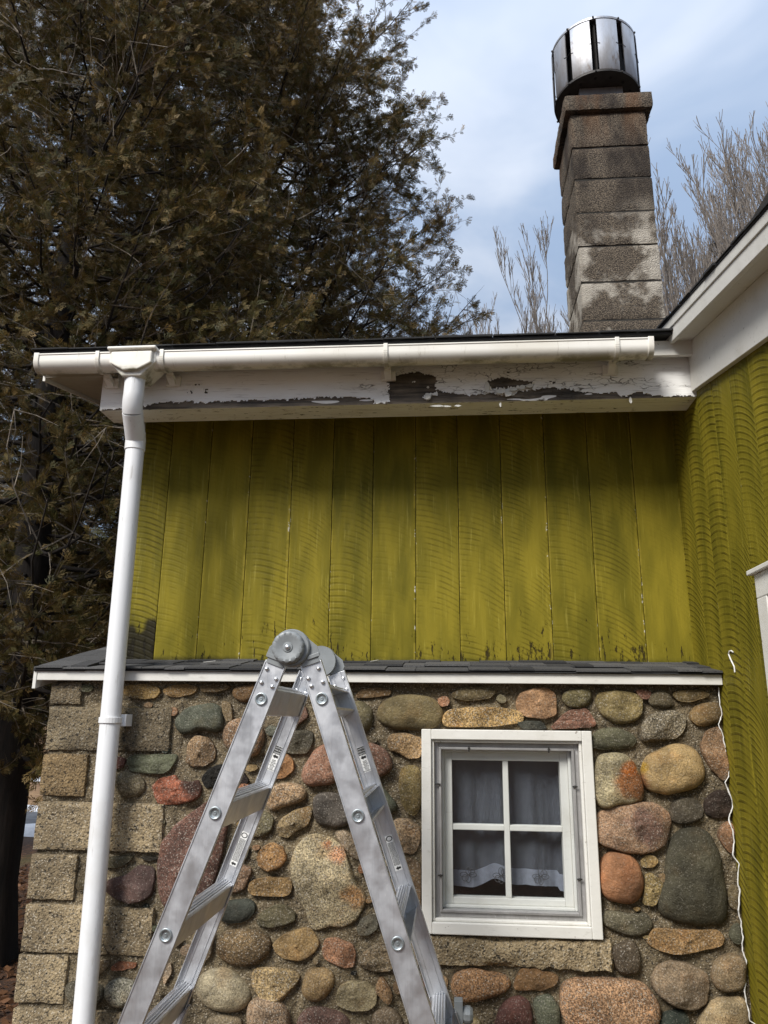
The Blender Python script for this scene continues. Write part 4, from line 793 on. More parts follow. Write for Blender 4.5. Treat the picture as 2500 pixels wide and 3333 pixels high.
# --- side window (only its corner shows)
m = MB(); yw0, yw1, zw0, zw1 = 1.73, 2.462, 1.13, 2.05
m.box((XR-.035, yw1-.075, zw0), (XR-.003, yw1, zw1-.0755)); m.box((XR-.035, yw0, zw0), (XR-.003, yw0+.075, zw1-.0755)); m.box((XR-.035, yw0, zw1-.075), (XR-.003, yw1, zw1)); m.box((XR-.05, yw0-.02, zw1+.0003), (XR-.003, yw1+.02, zw1+.016)); m.box((XR-.05, yw0-.02, zw0-.03), (XR-.003, yw1+.02, zw0-.0003))
w2 = build(m, 'window', M['whitechip'], house, bevel=.003); tag(w2, 'white window frame on the right hand board wall')
m = MB(); m.box((XR-.012, yw0+.076, zw0+.001), (XR-.008, yw1-.076, zw1-.076)); build(m, 'pane', M['glass'], w2)
m = MB(); m.box((XR-.026, yw1-.1, zw0+.001), (XR-.013, yw1-.0755, zw1-.0765)); m.box((XR-.026, yw0+.1, zw1-.1), (XR-.013, yw1-.1005, zw1-.0765)); build(m, 'sash', M['white'], w2)
m = MB(); P0 = [atx(px, py, XR-.006) for px, py in ((2392, 2188), (2390, 2170), (2378, 2145), (2372, 2130), (2374, 2120), (2380, 2118), (2386, 2122))]
m.tube(P0, .0025, 6); build(m, 'cord', M['caulk'], house)

# --- chimney
zj = [aty(1250+a/1.3272, b/1.3272, 3.6)[2] for a, b in ((815, 640), (820, 775), (830, 920), (843, 1065), (850, 1220), (862, 1385))]
tops = [4.858]+zj; cb0, cb1, cy0, cy1 = .700, 1.116, 3.6, 4.02
SV2 = []; SF2 = []; SM2 = []
def app2(V, F, mi): k = sum(len(a) for a in SV2); SV2.append(np.asarray(V)); SF2.extend([tuple(k+i for i in f) for f in F]); SM2.extend([mi]*len(F))
for i in range(len(tops)+1):
    za = tops[i] if i < len(tops) else 3.262; zb = tops[i+1] if i+1 < len(tops) else (za-.215)
    off = .002*((i*7) % 3-1); V, F = rough_block(cb0+off, cb1+off, zb+.004, za-.004, cy0+off, cy1, 70+i*13, .0035, .02, .010); app2(V, F, 0)
mb = MB(); mb.box((cb0+.008, cy0+.008, 2.9), (cb1-.008, cy1-.008, 4.85)); app2(mb.v, mb.f, 1)
chim = link_mesh('chimney', np.vstack(SV2), SF2, [M['chimney'], M['joint']], house, mi=SM2, smooth=True, sharp=50, origin=(.9, 3.8, 4.2)); tag(chim, 'square concrete block chimney stained by soot and rust')
V, F = rough_block(.668, 1.150, 4.860, 4.958, 3.568, 4.05, 333, .004, .018, .012)
link_mesh('chimney_cap', V, F, M['chimney'], chim, smooth=True, sharp=50, origin=(.9, 3.8, 4.2))
dc = (.902, 3.81); zb_ = aty(1250+960/1.3272, 300/1.3272, 3.565)[2]; zt_ = aty(1250+935/1.3272, 68/1.3272, 3.565)[2]; dr = .243
m = MB(); m.lathe([(.05, 0), (dr-.006, 0), (dr-.003, -.006), (dr, -.004), (dr, .010), (dr-.01, .012)], (dc[0], dc[1], zb_), 'z', 48)
cowl = build(m, 'chimney_cowl', M['darkmetal'], house, smooth=True, sharp=40); tag(cowl, 'round stainless steel draft cowl with vertical slots')
m = MB(); m.lathe([(dr-.012, -.012), (dr+.002, -.012), (dr+.003, 0), (dr-.02, .004), (.02, .02)], (dc[0], dc[1], zt_), 'z', 48); build(m, 'top_rim', M['cowl'], cowl, smooth=True, sharp=40)
for k in range(10):
    a0 = rad(-90+13.0+12+36*k+4.4); a1 = a0+rad(27.2); m = MB()
    h = zt_-zb_-.014
    m.lathe([(dr-.004, .004), (dr+.003, .010), (dr+.004, h*.5), (dr+.003, h-.01), (dr-.002, h)], (dc[0], dc[1], zb_), 'z', 8, a0=a0, a1=a1)
    m.lathe([(dr-.008, h), (dr-.003, h-.01), (dr-.002, h*.5), (dr-.003, .010), (dr-.010, .004)], (dc[0], dc[1], zb_), 'z', 8, a0=a0, a1=a1)
    build(m, 'panel', M['cowl'], cowl, smooth=True, sharp=50)
m = MB(); m.lathe([(.17, .0), (.17, zt_-zb_)], (dc[0], dc[1], zb_), 'z', 32)
for k in range(10):
    a = rad(-90+25+36*k); m.box((-.004, -.02, 0), (.004, .02, zt_-zb_-.02), M=Matrix.Translation((dc[0]+.2*math.cos(a), dc[1]+.2*math.sin(a), zb_+.01)) @ Matrix.Rotation(a-math.pi/2+rad(20), 4, 'Z'))
build(m, 'liner', M['darkmetal'], cowl)
for k in range(14):
    m = MB(); a = 2*math.pi*k/14; m.lathe([(.0005, 0), (.008, 0), (.008, .004)], (dc[0]+.19*math.cos(a), dc[1]+.19*math.sin(a), zb_-.003), 'z', 8)
    build(m, 'vent_hole', M['dark'], cowl)
m = MB(); m.box((dc[0]-.122, dc[1]-.122, 4.955), (dc[0]+.122, dc[1]+.122, zb_-.001)); build(m, 'neck', M['cowl'], cowl, bevel=.003)
for k in range(10):
    for (zz, rr_) in ((zb_-.001, dr+.003), (zt_-.004, dr+.005)):
        m = MB(); a = rad(-90+25+36*k+r.uniform(-3, 3)); m.lathe([(.0005, .006), (.005, .004), (.006, 0), (.005, -.005)], (dc[0]+rr_*math.cos(a), dc[1]+rr_*math.sin(a), zz), 'z', 6); build(m, 'rim_screw', M['darkmetal'], cowl)
    m = MB(); a = rad(-90+25+36*k); pts = [(dc[0]+(dr+.006)*math.cos(a+q), dc[1]+(dr+.006)*math.sin(a+q), (zb_+zt_)/2+.006*math.sin(q*40)) for q in np.linspace(-.13, .13, 7)]; m.tube(pts, .0016, 4); build(m, 'wire_clip', M['darkmetal'], cowl)

# ------------------------------------------------------------------ ladder
HX, HZ, YN, YF = -.423, 1.782, 2.06, 2.55
ladder = empty('folding_ladder', (HX, (YN+YF)/2, 0), 'aluminium folding step ladder opened as an A-frame before the stone wall', 'ladder')
def text_geo(s, size):
    c = bpy.data.curves.new('t', 'FONT'); c.body = s; c.size = size; c.align_x = 'CENTER'; c.extrude = 0.0001
    o = bpy.data.objects.new('t', c); COL.objects.link(o); dg = bpy.context.evaluated_depsgraph_get(); me = bpy.data.meshes.new_from_object(o.evaluated_get(dg))
    vs = [tuple(v.co) for v in me.vertices]; fs = [tuple(p.vertices) for p in me.polygons]; bpy.data.objects.remove(o); bpy.data.meshes.remove(me); return vs, fs
def side(sgn):
    b1 = np.array([-.501, 1.648]) if sgn < 0 else np.array([-.338, 1.650]); b3 = np.array([-.711, 1.076]) if sgn < 0 else np.array([-.134, 1.076])
    d = (b3-b1)/np.linalg.norm(b3-b1); nrm = np.array([-d[1], d[0]])      # d points down the rail
    if nrm[0]*sgn < 0: nrm = -nrm                                            # nrm points outwards
    L = (b1[1]-.015)/-d[1]
    def fr(y, flip):    # frame: local x = normal, local y = inwards, local z = down the rail
        Mx = Matrix(((nrm[0], 0, d[0], b1[0]), (0, 1 if not flip else -1, 0, y), (nrm[1], 0, d[1], b1[1]), (0, 0, 0, 1))); return Mx
    hw = .029
    for y, flip in ((YN, False), (YF, True)):
        Mx = fr(y, flip); m = MB(); s0, s1 = -.10, L
        m.box((-hw, 0, s0), (hw, .0025, s1), M=Mx)
        for a, b in ((-hw, -hw+.003), (hw-.003, hw)): m.box((a, .0027, s0), (b, .015, s1), M=Mx); m.box((a, -.0022, s0+.004), (b, -.0002, s1), M=Mx)
        m.box((hw*.42, .0027, s0), (hw*.42+.002, .0048, s1), M=Mx); m.box((-hw*.5, .0027, s0), (-hw*.5+.002, .0048, s1), M=Mx)
        rail = build(m, 'rail', M['alu'], ladder, bevel=.0006)
        m = MB(); so_ = 1.02 if not flip else .93
        m.box((-.036, -.006, so_), (.036, -.0032, L+.0), M=Mx)
        for a, b in ((-.036, -.0325), (.0325, .036)): m.box((a, -.003, so_), (b, .030, L), M=Mx)
        build(m, 'outer_rail', M['alu'], ladder, bevel=.0006)
        m = MB(); m.box((-.038, -.010, L-.05), (.038, .034, L+.012), M=Mx); build(m, 'foot', M['hub'], ladder, bevel=.004)
        for k in range(6):
            s = k*.305
            if s > L-.03: break
            m = MB(); prof = [(.0003, -.0004), (.0035, -.0006), (.0042, .0014), (.0075, .0017), (.0100, .0012), (.0112, -.0022), (.0135, -.0034), (.0158, -.0026), (.0166, .0002)]
            n = 20; vs = []; fs = []
            for (rr_, hh) in prof:
                for q in range(n): a = 2*math.pi*q/n; vs.append((rr_*math.cos(a), hh-.0024, s+rr_*math.sin(a)))
            for i in range(len(prof)-1):
                for q in range(n): fs.append((i*n+q, (i+1)*n+q, (i+1)*n+(q+1) % n, i*n+(q+1) % n))
            m.add(vs, fs, M=Mx); build(m, 'rung_bolt', M['bolt'], rail, smooth=True, sharp=50)
        for (a, s) in ((.016, -.078), (-.018, -.062), (.016, -.040), (-.016, -.040)):
            m = MB(); n = 10; vs = [(a+rr_*math.cos(2*math.pi*q/n), -.0022-hh, s+rr_*math.sin(2*math.pi*q/n)) for rr_, hh in ((.0058, -.002), (.0055, .002), (.0035, .0042), (.0004, .0048)) for q in range(n)]
            fs = [(i*n+q, (i+1)*n+q, (i+1)*n+(q+1) % n, i*n+(q+1) % n) for i in range(3) for q in range(n)]
            if flip: vs = [(v[0], .0032-v[1]-.0022, v[2]) for v in vs]
            m.add(vs, fs, M=Mx); build(m, 'rivet', M['rivet'], rail, smooth=True, sharp=60)
        if flip:        # stickers on the inside of the far rails
            yy = .0030
            for kk, (s, ln) in enumerate(((.185, .080), (.475, .105))):
                m = MB(); m.box((-.0115, yy, s-ln/2), (.0115, yy+.0004, s+ln/2), 0, Mx)
                def put(st, sz, sy, mi, sx=1.0):
                    vs, fs = text_geo(st, sz); vv = [(sgn*v[0]*sx*-1*-1, yy+.0012+v[2], s-sy-v[1]) for v in vs]; m.add(vv, fs, mi, Mx)
                if kk == 0:
                    m.box((-.0112, yy+.0005, s-ln/2+.001), (.0112, yy+.0008, s-ln/2+.026), 1, Mx)
                    for i, w_ in enumerate(('CAUTION', 'MISE EN', 'GARDE')): put(w_, .0062, ln/2-.0085-i*.0078, 0)
                    arrow = [(-.009, .0), (-.001, -.007), (-.001, -.0035), (.009, -.0035), (.009, .0035), (-.001, .0035), (-.001, .007)]
                    ar = [(a*(1 if sgn > 0 else -1)*-1*-1, yy+.0005, s-.006+b) for a, b in arrow]; m.add(ar+[(a, b+.0004, c) for a, b, c in ar], [tuple(range(7)), tuple(range(13, 6, -1))], 1, Mx)
                    for i, w_ in enumerate(('CLIMB', 'FROM', 'THIS SIDE', 'ONLY', 'MONTER', 'DE CE', 'COTE', 'SEULEMENT')): put(w_, .0045, -.0075-i*.0043, 1)
                else:
                    m.lathe([(0.0001, 0), (.001, 0)], (0, 0, 0), 'y', 3, 1) if False else None
                    vs = [(.0105*math.cos(a), yy+.0006, s-ln/2+.010+.008*math.sin(a)) for a in np.linspace(0, 2*math.pi, 16, endpoint=False)]; vs += [(v[0]*.7, yy+.0006, s-ln/2+.010+(v[2]-(s-ln/2+.010))*.7) for v in vs]
                    m.add(vs, [(i, (i+1) % 16, 16+(i+1) % 16, 16+i) for i in range(16)], 1, Mx)
                    r_ = random.Random(int(sgn+5))
                    for row_ in range(22):
                        a = -.0098
                        while a < .0095:
                            w_ = r_.uniform(.0012, .0045); m.box((a, yy+.0005, s-ln/2+.022+row_*.0031), (min(a+w_, .0100), yy+.0007, s-ln/2+.0238+row_*.0031), 1, Mx); a += w_+.0009
                    ar = [(a*(1 if sgn > 0 else -1), yy+.0006, s+ln/2-.007+b) for a, b in ((-.008, 0), (-.001, -.006), (-.001, -.003), (.008, -.003), (.008, .003), (-.001, .003), (-.001, .006))]; m.add(ar, [tuple(range(7))], 1, Mx)
                st_ = build(m, 'warning_sticker' if kk == 0 else 'instruction_sticker', [M['sticker'], M['black']], rail)
        # hinge half plate
        m = MB(); T = Mx.inverted() @ Vector((HX, y, HZ)); tx, tz = T[0], T[2]
        pl = [(-hw+.004, -.055), (-hw+.006, -.088), (-hw+.002, -.115)]
        m.prism([(-.0245, -.028), (.0245, -.028), (.0245, -.086), (.030, -.100), (tx+.04, tz+.01), (tx+.02, tz-.03), (tx-.03, tz-.02), (-.034, tz+.025), (-.0245, -.086)], 'y', .0030, .0068, M=Mx) if False else None
        pts = [(-.0243, -.094), (.0243, -.094), (.0243, -.105), (.0315, -.112), (.0315, -.135), (.012, -.165), (-.02, -.150), (-.032, -.125), (-.0243, -.105)]
        m.prism([(a, b) for a, b in pts], 'y', -.0045 if True else .003, -.0026, M=Matrix(((1, 0, 0, 0), (0, 1, 0, 0), (0, 0, 1, 0), (0, 0, 0, 1))) @ Mx if False else Mx)
        m.box((-.004, -.0085, -.118), (.030, -.0047, -.108), M=Mx)
        build(m, 'hinge_plate', M['hub'], ladder, bevel=.0008)
    # rungs
    for k in range(6):
        s = k*.305
        if s > L-.06: break
        Mx = fr(YN, False); m = MB()
        # open tread section: flat step on top, deep web facing inwards
        out = [(.020, -.030), (-.018, -.038), (-.024, -.034), (-.024, .034), (-.018, .040), (.018, .034), (.020, .028)]
        inn = [(.017, -.027), (-.017, -.034), (-.021, -.031), (-.021, .031), (-.017, .036), (.015, .031), (.017, .026)]
        Mk = Mx @ Matrix.Translation((0, 0, s))
        for i in range(len(out)-1):
            bar = [out[i], out[i+1], inn[i+1], inn[i]]; n4 = 4; vs = [(a, .003, b) for a, b in bar]+[(a, YF-YN-.003, b) for a, b in bar]
            m.add(vs, [(0, 1, 2, 3), (7, 6, 5, 4)]+[(q, q+4, (q+1) % 4+4, (q+1) % 4) for q in range(4)], M=Mk)
        for a in (-.012, -.004, .004, .012): m.box((a, .004, -.0405), (a+.003, YF-YN-.004, -.036), M=Mk)
        build(m, 'rung', M['alu'], ladder, bevel=.001)
    return fr
fL = side(-1); fR = side(1)
for y, dirn in ((YN, -1), (YF, 1)):
    m = MB(); c = (HX, y, HZ)
    m.lathe([(.002, -.004*dirn*-1), (.0500, -.004*dirn*-1), (.0505, .004*dirn), (.0500, .012*dirn), (.047, .0155*dirn), (.020, .0155*dirn), (.002, .0155*dirn)], c, 'y', 48)
    m.lathe([(.002, .0*dirn), (.0495, .0*dirn), (.0495, -.022*dirn), (.002, -.022*dirn)], c, 'y', 48)
    hg = build(m, 'hinge', M['hub'], ladder, smooth=True, sharp=35)
    m = MB(); m.lathe([(.044, .0155*dirn), (.0445, .020*dirn), (.043, .030*dirn), (.038, .034*dirn), (.030, .0325*dirn), (.014, .0300*dirn), (.0125, .0325*dirn), (.0005, .0335*dirn)], (HX-.006*(dirn < 0), y, HZ), 'y', 72, scal=lambda w, r_: 1-.035*(max(0, math.cos(w*14))**3)*(1 if r_ > .036 else 0))
    build(m, 'knob', M['hub'], hg, smooth=True, sharp=50)
    m = MB(); m.lathe([(.0075, .030*dirn), (.007, .036*dirn), (.004, .0385*dirn), (.0003, .039*dirn)], (HX-.006*(dirn < 0), y, HZ), 'y', 16); build(m, 'pivot_rivet', M['rivet'], hg, smooth=True, sharp=60)
m = MB(); p = aty(1492, 3290, 2.55); m.lathe([(.002, 0), (.018, 0), (.024, .008), (.024, .022), (.017, .03), (.002, .032)], (p[0]+.012, p[1], p[2]-.01), 'x', 20, scal=lambda w, r_: 1-.06*max(0, math.cos(w*8)))
m.box((p[0]-.012, p[1]-.02, p[2]-.045), (p[0]+.013, p[1]+.02, p[2]+.03)); build(m, 'lock_knob', M['hub'], ladder, bevel=.001)

# ------------------------------------------------------------------ trees
def spray_templates(rs):
    T = []
    for _ in range(5):
        q = []   # quads in plane (x along, y side): list of 4 points
        L = 1.0
        def blade(p, d, l, w):
            d = np.array(d)/np.linalg.norm(d); s = np.array([-d[1], d[0]]); p = np.array(p)
            q.append([p-s*w*.35, p+d*l*.55-s*w*.5, p+d*l, p+d*l*.55+s*w*.5])
        blade((0, 0), (1, rs.uniform(-.1, .1)), 1.0, .06)
        for i, t in enumerate((.16, .36, .56, .76)):
            for sd in (-1, 1):
                if rs.random() < .12: continue
                ang = rs.uniform(.5, .85); l = (1-t)*.5+.16*rs.random()+.10; d = (math.cos(ang), sd*math.sin(ang)); p = (t, 0)
                blade(p, d, l, .075)
                if l > .40:
                    for t2 in (.55,):
                        a2 = ang+sd*0; d2 = (math.cos(ang-.7), sd*math.sin(ang-.7)); blade((p[0]+d[0]*l*t2, p[1]+d[1]*l*t2), d2, l*.45, .05)
        T.append(np.array(q))
    return T
def tri_tubes(paths, n=3):
    V = []; F = []; k = 0
    for pts, rs_ in paths:
        pts = np.asarray(pts, float); t = np.gradient(pts, axis=0); t /= np.linalg.norm(t, axis=1, keepdims=True)+1e-9
        up = np.where(np.abs(t[:, 2:3]) < .9, np.array([[0, 0, 1.]]), np.array([[1., 0, 0]])); a = np.cross(t, up); a /= np.linalg.norm(a, axis=1, keepdims=True)+1e-9; b = np.cross(a, t)
        for i in range(n):
            w = 2*math.pi*i/n; V.append(pts+np.asarray(rs_)[:, None]*(math.cos(w)*a+math.sin(w)*b))
        m = len(pts)
        for i in range(n):
            for j in range(m-1): F.append((k+i*m+j, k+((i+1) % n)*m+j, k+((i+1) % n)*m+j+1, k+i*m+j+1))
        k += n*m
    return np.vstack(V), F
def fast_mesh(name, V, nq, mats, parent, tint=None):   # V: (4*nq,3) quads
    me = bpy.data.meshes.new(name); me.vertices.add(len(V)); me.vertices.foreach_set('co', V.astype(np.float32).ravel())
    me.loops.add(4*nq); me.loops.foreach_set('vertex_index', np.arange(4*nq, dtype=np.int32)); me.polygons.add(nq)
    me.polygons.foreach_set('loop_start', np.arange(0, 4*nq, 4, dtype=np.int32)); me.update(calc_edges=True); me.materials.append(mats)
    if tint is not None: a = me.attributes.new('tint', 'FLOAT', 'POINT'); a.data.foreach_set('value', tint.astype(np.float32))
    o = bpy.data.objects.new(name, me); COL.objects.link(o); o.parent = parent; return o
def cedar(seed, base, H, R, z0, nl, dens, label, ban=None, trunk_r=.17, lowpow=.75, prof=None):
    rs = random.Random(seed); rg_ = np.random.default_rng(seed); T = spray_templates(rs); B = np.array(base, float)
    root = empty('cedar_tree', base, label, 'tree', 'cedar trees beside and behind the cottage')
    lean = rs.uniform(-.02, .02)
    tp = [(np.array([lean*z+.05*math.sin(z*.9+seed), .05*math.sin(z*.7), z]), trunk_r*(1.45 if z == 0 else 1)*(1-z/H)**1.3+.01) for z in np.linspace(0, H*.97, 24)]
    tr = [([p for p, _ in tp], [r_ for _, r_ in tp])]
    limbs = []; twigs = []; SP = []
    def trunk(z): return np.array([lean*z+.05*math.sin(z*.9+seed), .05*math.sin(z*.7), z])
    for i in range(nl):
        zz = z0+(H*.985-z0)*(i/nl)**1.05; az = i*2.399+rs.uniform(-.4, .4); L = R*max(.06, (1-zz/H))**lowpow*rs.uniform(.72, 1.12) if prof is None else float(np.interp(zz, *prof))*rs.uniform(.72, 1.03)
        if zz < z0+1.2: L *= .8
        dirx = np.array([math.cos(az), math.sin(az), 0]); side_ = np.array([-dirx[1], dirx[0], 0]); rise = rs.uniform(.05, .45); bend = rs.uniform(-.3, .3); slope = rs.uniform(-.25, .55)
        ts = np.linspace(0, 1, 9); pts = np.array([trunk(zz)+dirx*L*t+side_*bend*L*t*t+np.array([0, 0, L*(slope*t*(1-.6*t)+rise*t*t-.12*math.sin(math.pi*t))]) for t in ts]); pts += np.stack([vnoise(pts, 2.5, seed, 2), vnoise(pts, 2.5, seed+5, 2), vnoise(pts, 2.5, seed+9, 2)], 1)*.13*ts[:, None]
        limbs.append((pts, np.linspace(max(.008, .02*L/2), .004, 9)))
        nt_ = int(5+L*7.5)
        for k in range(nt_):
            t = rs.uniform(.10, 1.0)**.8; j = t*8; a = int(min(7, j)); p = pts[a]*(1-(j-a))+pts[a+1]*(j-a) if a < 8 else pts[8]
            dd = dirx*rs.uniform(.2, 1)+side_*rs.uniform(-1, 1)+np.array([0, 0, rs.uniform(-.35, .75)]); dd /= np.linalg.norm(dd); tl = rs.uniform(.25, .75)
            cur_ = np.array([rs.uniform(-.3, .3), rs.uniform(-.3, .3), rs.uniform(-.35, .25)])
            q = np.array([p+dd*tl*s+cur_*tl*s*s for s in np.linspace(0, 1, 5)]); q += np.stack([vnoise(q, 6, seed+k, 2), vnoise(q, 6, seed+k+50, 2), vnoise(q, 6, seed+k+90, 2)], 1)*.06
            wp = q+B
            if ban and ban(wp[-1]): continue
            twigs.append((q, np.linspace(.0055, .0018, 5)))
            if rs.random() < .10:
                for _ in range(3): e = q[rs.randint(1, 4)]; d3 = rg_.normal(size=3); d3 /= np.linalg.norm(d3); twigs.append((np.array([e, e+d3*.12+.01, e+d3*.28]), [.003, .002, .001]))
                continue
            ns = int(dens*tl*rs.uniform(.7, 1.3))
            for s_ in range(ns):
                s = rs.uniform(.15, 1.0); j = s*4; a = int(min(3, j)); e = q[a]*(1-(j-a))+q[a+1]*(j-a)
                SP.append((e, dd, rs.random()))
    V, F = tri_tubes(tr+[l for l in limbs], 6); o = link_mesh('trunk', V+B, F, M['barkdark'], root, smooth=True, sharp=180, origin=B)
    V, F = tri_tubes(twigs, 3); o = link_mesh('twigs', V+B, F, M['twig'], root, origin=B)
    n = len(SP); E = np.array([s[0] for s in SP]); D = np.array([s[1] for s in SP])*.9+rg_.normal(size=(n, 3))*.55; D[:, 2] -= .12; D /= np.linalg.norm(D, axis=1, keepdims=True)
    S_ = np.cross(D, rg_.normal(size=(n, 3))); S_ /= np.linalg.norm(S_, axis=1, keepdims=True); Nn = np.cross(D, S_); sz = rg_.uniform(.055, .125, n)*(1.0 if seed > 1 else .8); tin = np.clip(rg_.normal(.38, .30, n)+.35*vnoise(E+B, .9, seed, 2), 0, 1)
    outV = []; outT = []; tid = rg_.integers(0, len(T), n)
    for k, tq in enumerate(T):
        I = np.where(tid == k)[0]; q = tq.reshape(-1, 2); curl = -(q[:, 0]**2)*.22
        Vk = E[I][:, None, :]+sz[I][:, None, None]*(D[I][:, None, :]*q[None, :, 0:1]+S_[I][:, None, :]*q[None, :, 1:2]+Nn[I][:, None, :]*curl[None, :, None]); outV.append(Vk.reshape(-1, 3)); outT.append(np.repeat(tin[I], len(q)))
    V = np.vstack(outV); fast_mesh('crown', V, len(V)//4, M['fol'], root, np.concatenate(outT)); print('cedar', n, len(V)//4, flush=True)
    return root
ban1 = lambda p: (p[0] > -1.85 and p[1] < 6.6 and p[2] < 3.2+.25*(p[1]-3)) or (p[1] < 4.1 and p[0] > -2.1) or p[1] < 3.3
c1 = cedar(1, (-3.20, 5.45, 0), 11.8, 2.6, 1.3, 360, 60, 'tall brown green cedar with a thick dark trunk at the left edge, nearest the cottage', ban1, .17)
c2 = cedar(2, (-2.4, 8.9, 0), 13.6, 3.7, 1.6, 450, 50, 'broad cedar rising behind the cottage roof with its edge against the sky', ban1, .2, prof=([1.5, 4.2, 5.2, 6.0, 6.8, 8.4, 9.6, 10.2, 11.4, 12.6, 13.6], [2.6, 3.5, 3.1, 2.65, 2.35, 2.4, 2.5, 1.8, .9, .4, .1]))
c3 = cedar(3, (-6.6, 9.6, 0), 14.0, 3.2, 1.2, 220, 45, 'cedar standing farthest left and behind the two nearer cedars', None, .2, .7)

def bare_tree(seed, base, H, spread, label, n0=9, rt=.07, lev=3, dense=1.0):
    rs = random.Random(seed); root = empty('bare_tree', base, label, 'tree', 'leafless trees behind the roof'); paths = []; B = np.array(base, float)
    def grow(p, d, L, r_, lv):
        n = 7; pts = [p]; dd = d.copy()
        for i in range(n-1):
            dd = dd+np.array([rs.uniform(-.10, .10), rs.uniform(-.10, .10), .05]); dd /= np.linalg.norm(dd); pts.append(pts[-1]+dd*L/(n-1))
        paths.append((np.array(pts), np.linspace(r_, max(r_*.35, .0036), n)))
        if lv == 0: return
        for k in range(int({3: 12, 2: 9, 1: 8}[lv]*dense)):
            t = rs.uniform(.2, .98); j = t*(n-1); a = int(min(n-2, j)); q = pts[a]*(1-(j-a))+pts[a+1]*(j-a)
            s = np.array([rs.gauss(0, 1), rs.gauss(0, 1), rs.gauss(0, .3)]); s /= np.linalg.norm(s); nd = dd*.9+s*rs.uniform(.25, .5)+np.array([0, 0, .45]); nd /= np.linalg.norm(nd)
            grow(q, nd, L*rs.uniform(.28, .5)*(1.15-t*.5), max(r_*.38, .0042), lv-1)
    for k in range(n0):
        a = 2*math.pi*k/n0+rs.uniform(-.3, .3); s = rs.uniform(.1, 1)*spread; d = np.array([math.cos(a)*s, math.sin(a)*s, 1.0]); d /= np.linalg.norm(d); grow(np.array([0, 0, H*.12]), d, H*rs.uniform(.62, .86), rt*.5, lev)
    tk = [(np.array([[0, 0, 0], [.02, 0, H*.07], [0, 0, H*.14]]), [rt*1.7, rt*1.4, rt])]
    V, F = tri_tubes(tk, 10); link_mesh('trunk', V+B, F, M['bark'], root, origin=B); V, F = tri_tubes(paths, 4); link_mesh('crown', V+B, F, M['bare'], root, origin=B); return root
bare_tree(11, (4.7, 11.0, 0), 9.3, .34, 'leafless tree with upright twigs to the right of the chimney', 26, .075, 3, 1.0)
bare_tree(12, (2.0, 15.0, 0), 9.3, .40, 'smaller leafless tree whose twigs show left of the chimney', 30, .07, 3, 1.0)
bare_tree(13, (6.2, 12.2, 0), 9.6, .32, 'leafless tree farthest right, rising over the main roof edge', 22, .075, 3, 1.0)

# ------------------------------------------------------------------ ground
def m_ground():
    t = MT('leaf_litter_ground', 0.95); n = t.noise(26, 6, .75); v = t.voro(22, out='Color'); vx = t.xyz(v)[0]
    c = t.mix(t.rng(n, .3, .7), lin(38, 26, 18), lin(96, 66, 44)); c = t.mix(t.rng(vx, .6, .9, 0, .6), c, lin(124, 84, 54)); c = t.mix(t.rng(t.noise(.9, 4), .52, .68, 0, .6), c, lin(84, 78, 34))
    y = t.xyz(t.tc.outputs['Object'])[1]; far = t.rng(y, 9.5, 11.2); c = t.mix(t.math('MULTIPLY', far, .8), c, lin(100, 88, 80)); c = t.mix(t.rng(y, 13.6, 14.2), c, t.mix(t.rng(t.noise(2), .3, .7), lin(112, 84, 58), lin(150, 120, 86)))
    return t.fin(c, .95, t.bump(t.math('ADD', n, vx), .03, .9))
m = MB(); R_ = 600
ring_ = [(R_*math.cos(a), R_*math.sin(a), 0) for a in np.linspace(0, 2*math.pi, 64, endpoint=False)]; m.add(ring_, [tuple(range(64))])
g = build(m, 'ground', m_ground(), origin=(0, 0, 0)); tag(g, kind='structure')
m = MB(); m.box((-80, 11.75, -.1), (80, 13.25, .03)); rd = build(m, 'road', m_flat('worn_asphalt', (.13, .135, .145), .85, 0, .25, 6, .004), origin=(0, 12.5, 0)); tag(rd, kind='structure')
def snowbank(y0_, y1_, seed, h=.06):
    xs = np.linspace(-30, 12, 260); ys = np.linspace(-.25, 1.25, 12); V = []
    for b in ys:
        for x in xs: V.append((x, y0_+(y1_-y0_)*b, 0))
    V = np.array(V); e = 1-np.abs((V[:, 1]-(y0_+y1_)/2)/((y1_-y0_)*.75))**2; nn = vnoise(V, .9, seed, 3)+.5*vnoise(V, 4, seed, 2); V[:, 2] = h*(e*1.1+.7*nn-.25); 
    F = [(j*260+i, j*260+i+1, (j+1)*260+i+1, (j+1)*260+i) for j in range(11) for i in range(259)]
    o = link_mesh('snow', V, F, msnow, smooth=True, sharp=180); tag(o, kind='structure'); return o
msnow = m_flat('old_snow', (.78, .8, .84), .6, 0, .06, 8, .01)
snowbank(10.9, 11.8, 3, .07); snowbank(13.3, 14.0, 5, .10); snowbank(19.6, 20.4, 9, .06)
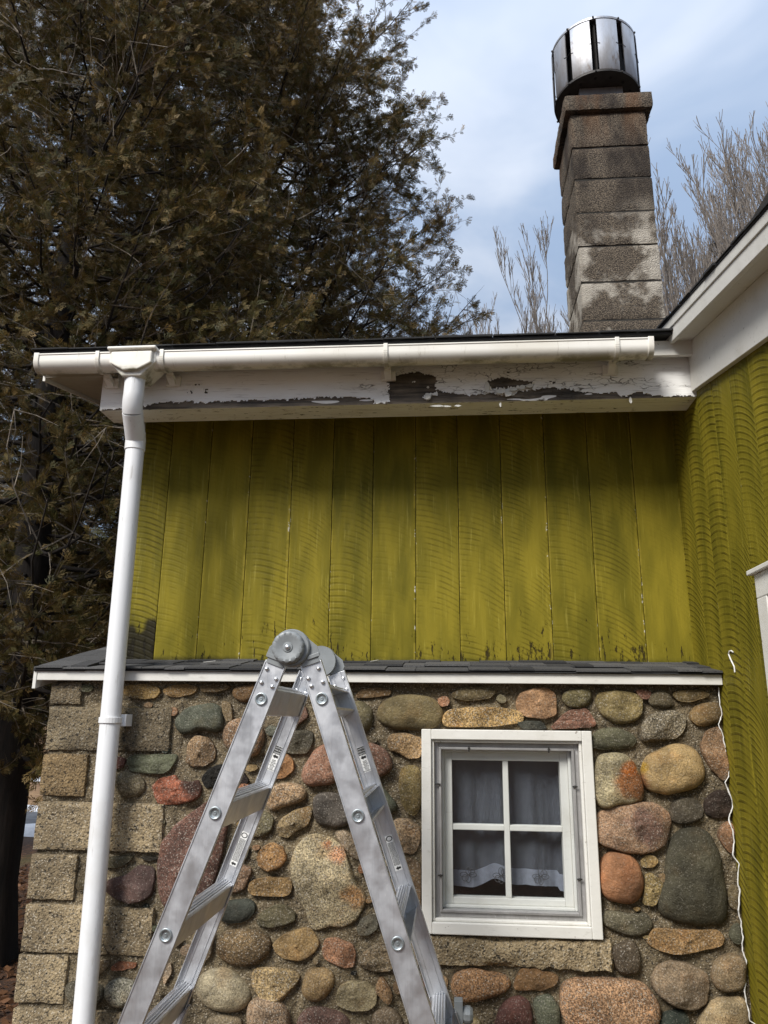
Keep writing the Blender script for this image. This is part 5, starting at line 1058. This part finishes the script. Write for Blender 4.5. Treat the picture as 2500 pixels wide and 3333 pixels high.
# loose leaves near the trunk
rg_ = np.random.default_rng(4); n = 9000; c = np.stack([rg_.uniform(-4.6, -1.7, n), rg_.uniform(3.2, 10.5, n), rg_.uniform(.005, .03, n)], 1); a = rg_.normal(size=(n, 3)); a[:, 2] *= .35; a /= np.linalg.norm(a, axis=1, keepdims=True); b = np.cross(a, rg_.normal(size=(n, 3))*np.array([.4, .4, 1])); b /= np.linalg.norm(b, axis=1, keepdims=True); s = rg_.uniform(.015, .04, n)[:, None]
V = np.stack([c-a*s, c-b*s*.6, c+a*s, c+b*s*.6], 1).reshape(-1, 3); V[:, 2] = np.maximum(V[:, 2], .003)
lv = fast_mesh('fallen_leaves', V, n, m_foliage('dry_leaf', (.06, .028, .014), (.20, .10, .05)), None, np.repeat(rg_.random(n), 4)); tag(lv, 'brown fallen leaves on the ground under the cedars', 'leaves', kind='stuff')
# brush and dark evergreens beyond the road, one mass
rs = random.Random(77); P_ = []
for i in range(2600):
    x = rs.uniform(-32, 6); y = rs.uniform(21, 27); h = rs.uniform(.8, 2.6); d = np.array([rs.uniform(-.4, .4), rs.uniform(-.3, .3), 1]); p = np.array([x, y, 0]); P_.append((np.array([p, p+d*h*.5, p+d*h+np.array([rs.uniform(-.2, .2), 0, 0])]), [.014, .010, .004]))
V, F = tri_tubes(P_, 3); bo = link_mesh('brush', V, F, m_bark('brown_brush', (70, 54, 40), (130, 104, 78))); tag(bo, 'brown leafless brush beyond the far side of the road', 'brush', kind='stuff')
def copy_tree(o, loc, label, sc):
    c = o.copy(); COL.objects.link(c); c.location = loc; c.scale = (sc, sc, sc*.8); c['label'] = label; c['group'] = 'evergreens beyond the road'
    for ch in o.children: k = ch.copy(); COL.objects.link(k); k.parent = c
    return c
copy_tree(c3, (-14.5, 26, 0), 'dark evergreen beyond the road, seen just left of the corner blocks', 1.0)
copy_tree(c3, (-19.5, 29, 0), 'dark evergreen beyond the road, partly behind the big trunk', 1.1)

# loose paint chips lying on the ledge roof
def chip(px, py, yy, w, label):
    p = aty(px, py, yy); z = ztop(yy)+.028; vs = [(p[0]-w, yy, z), (p[0]+w*.8, yy-.004, z+.005), (p[0]+w, yy+.012, z+.006), (p[0]-w*.6, yy+.016, z+.002)]
    m = MB(); m.add(vs+[(a, b, c-.0012) for a, b, c in vs], [(0, 1, 2, 3), (7, 6, 5, 4), (0, 4, 5, 1), (1, 5, 6, 2), (2, 6, 7, 3), (3, 7, 4, 0)]); o = build(m, 'paint_chip', M['white']); tag(o, label, 'paint chip', 'paint chips on the ledge roof')
chip(684, 2163, 3.02, .028, 'white paint chip lying on the ledge roof left of the ladder')
chip(1220, 2153, 3.12, .018, 'white paint chip lying on the ledge roof right of the ladder')
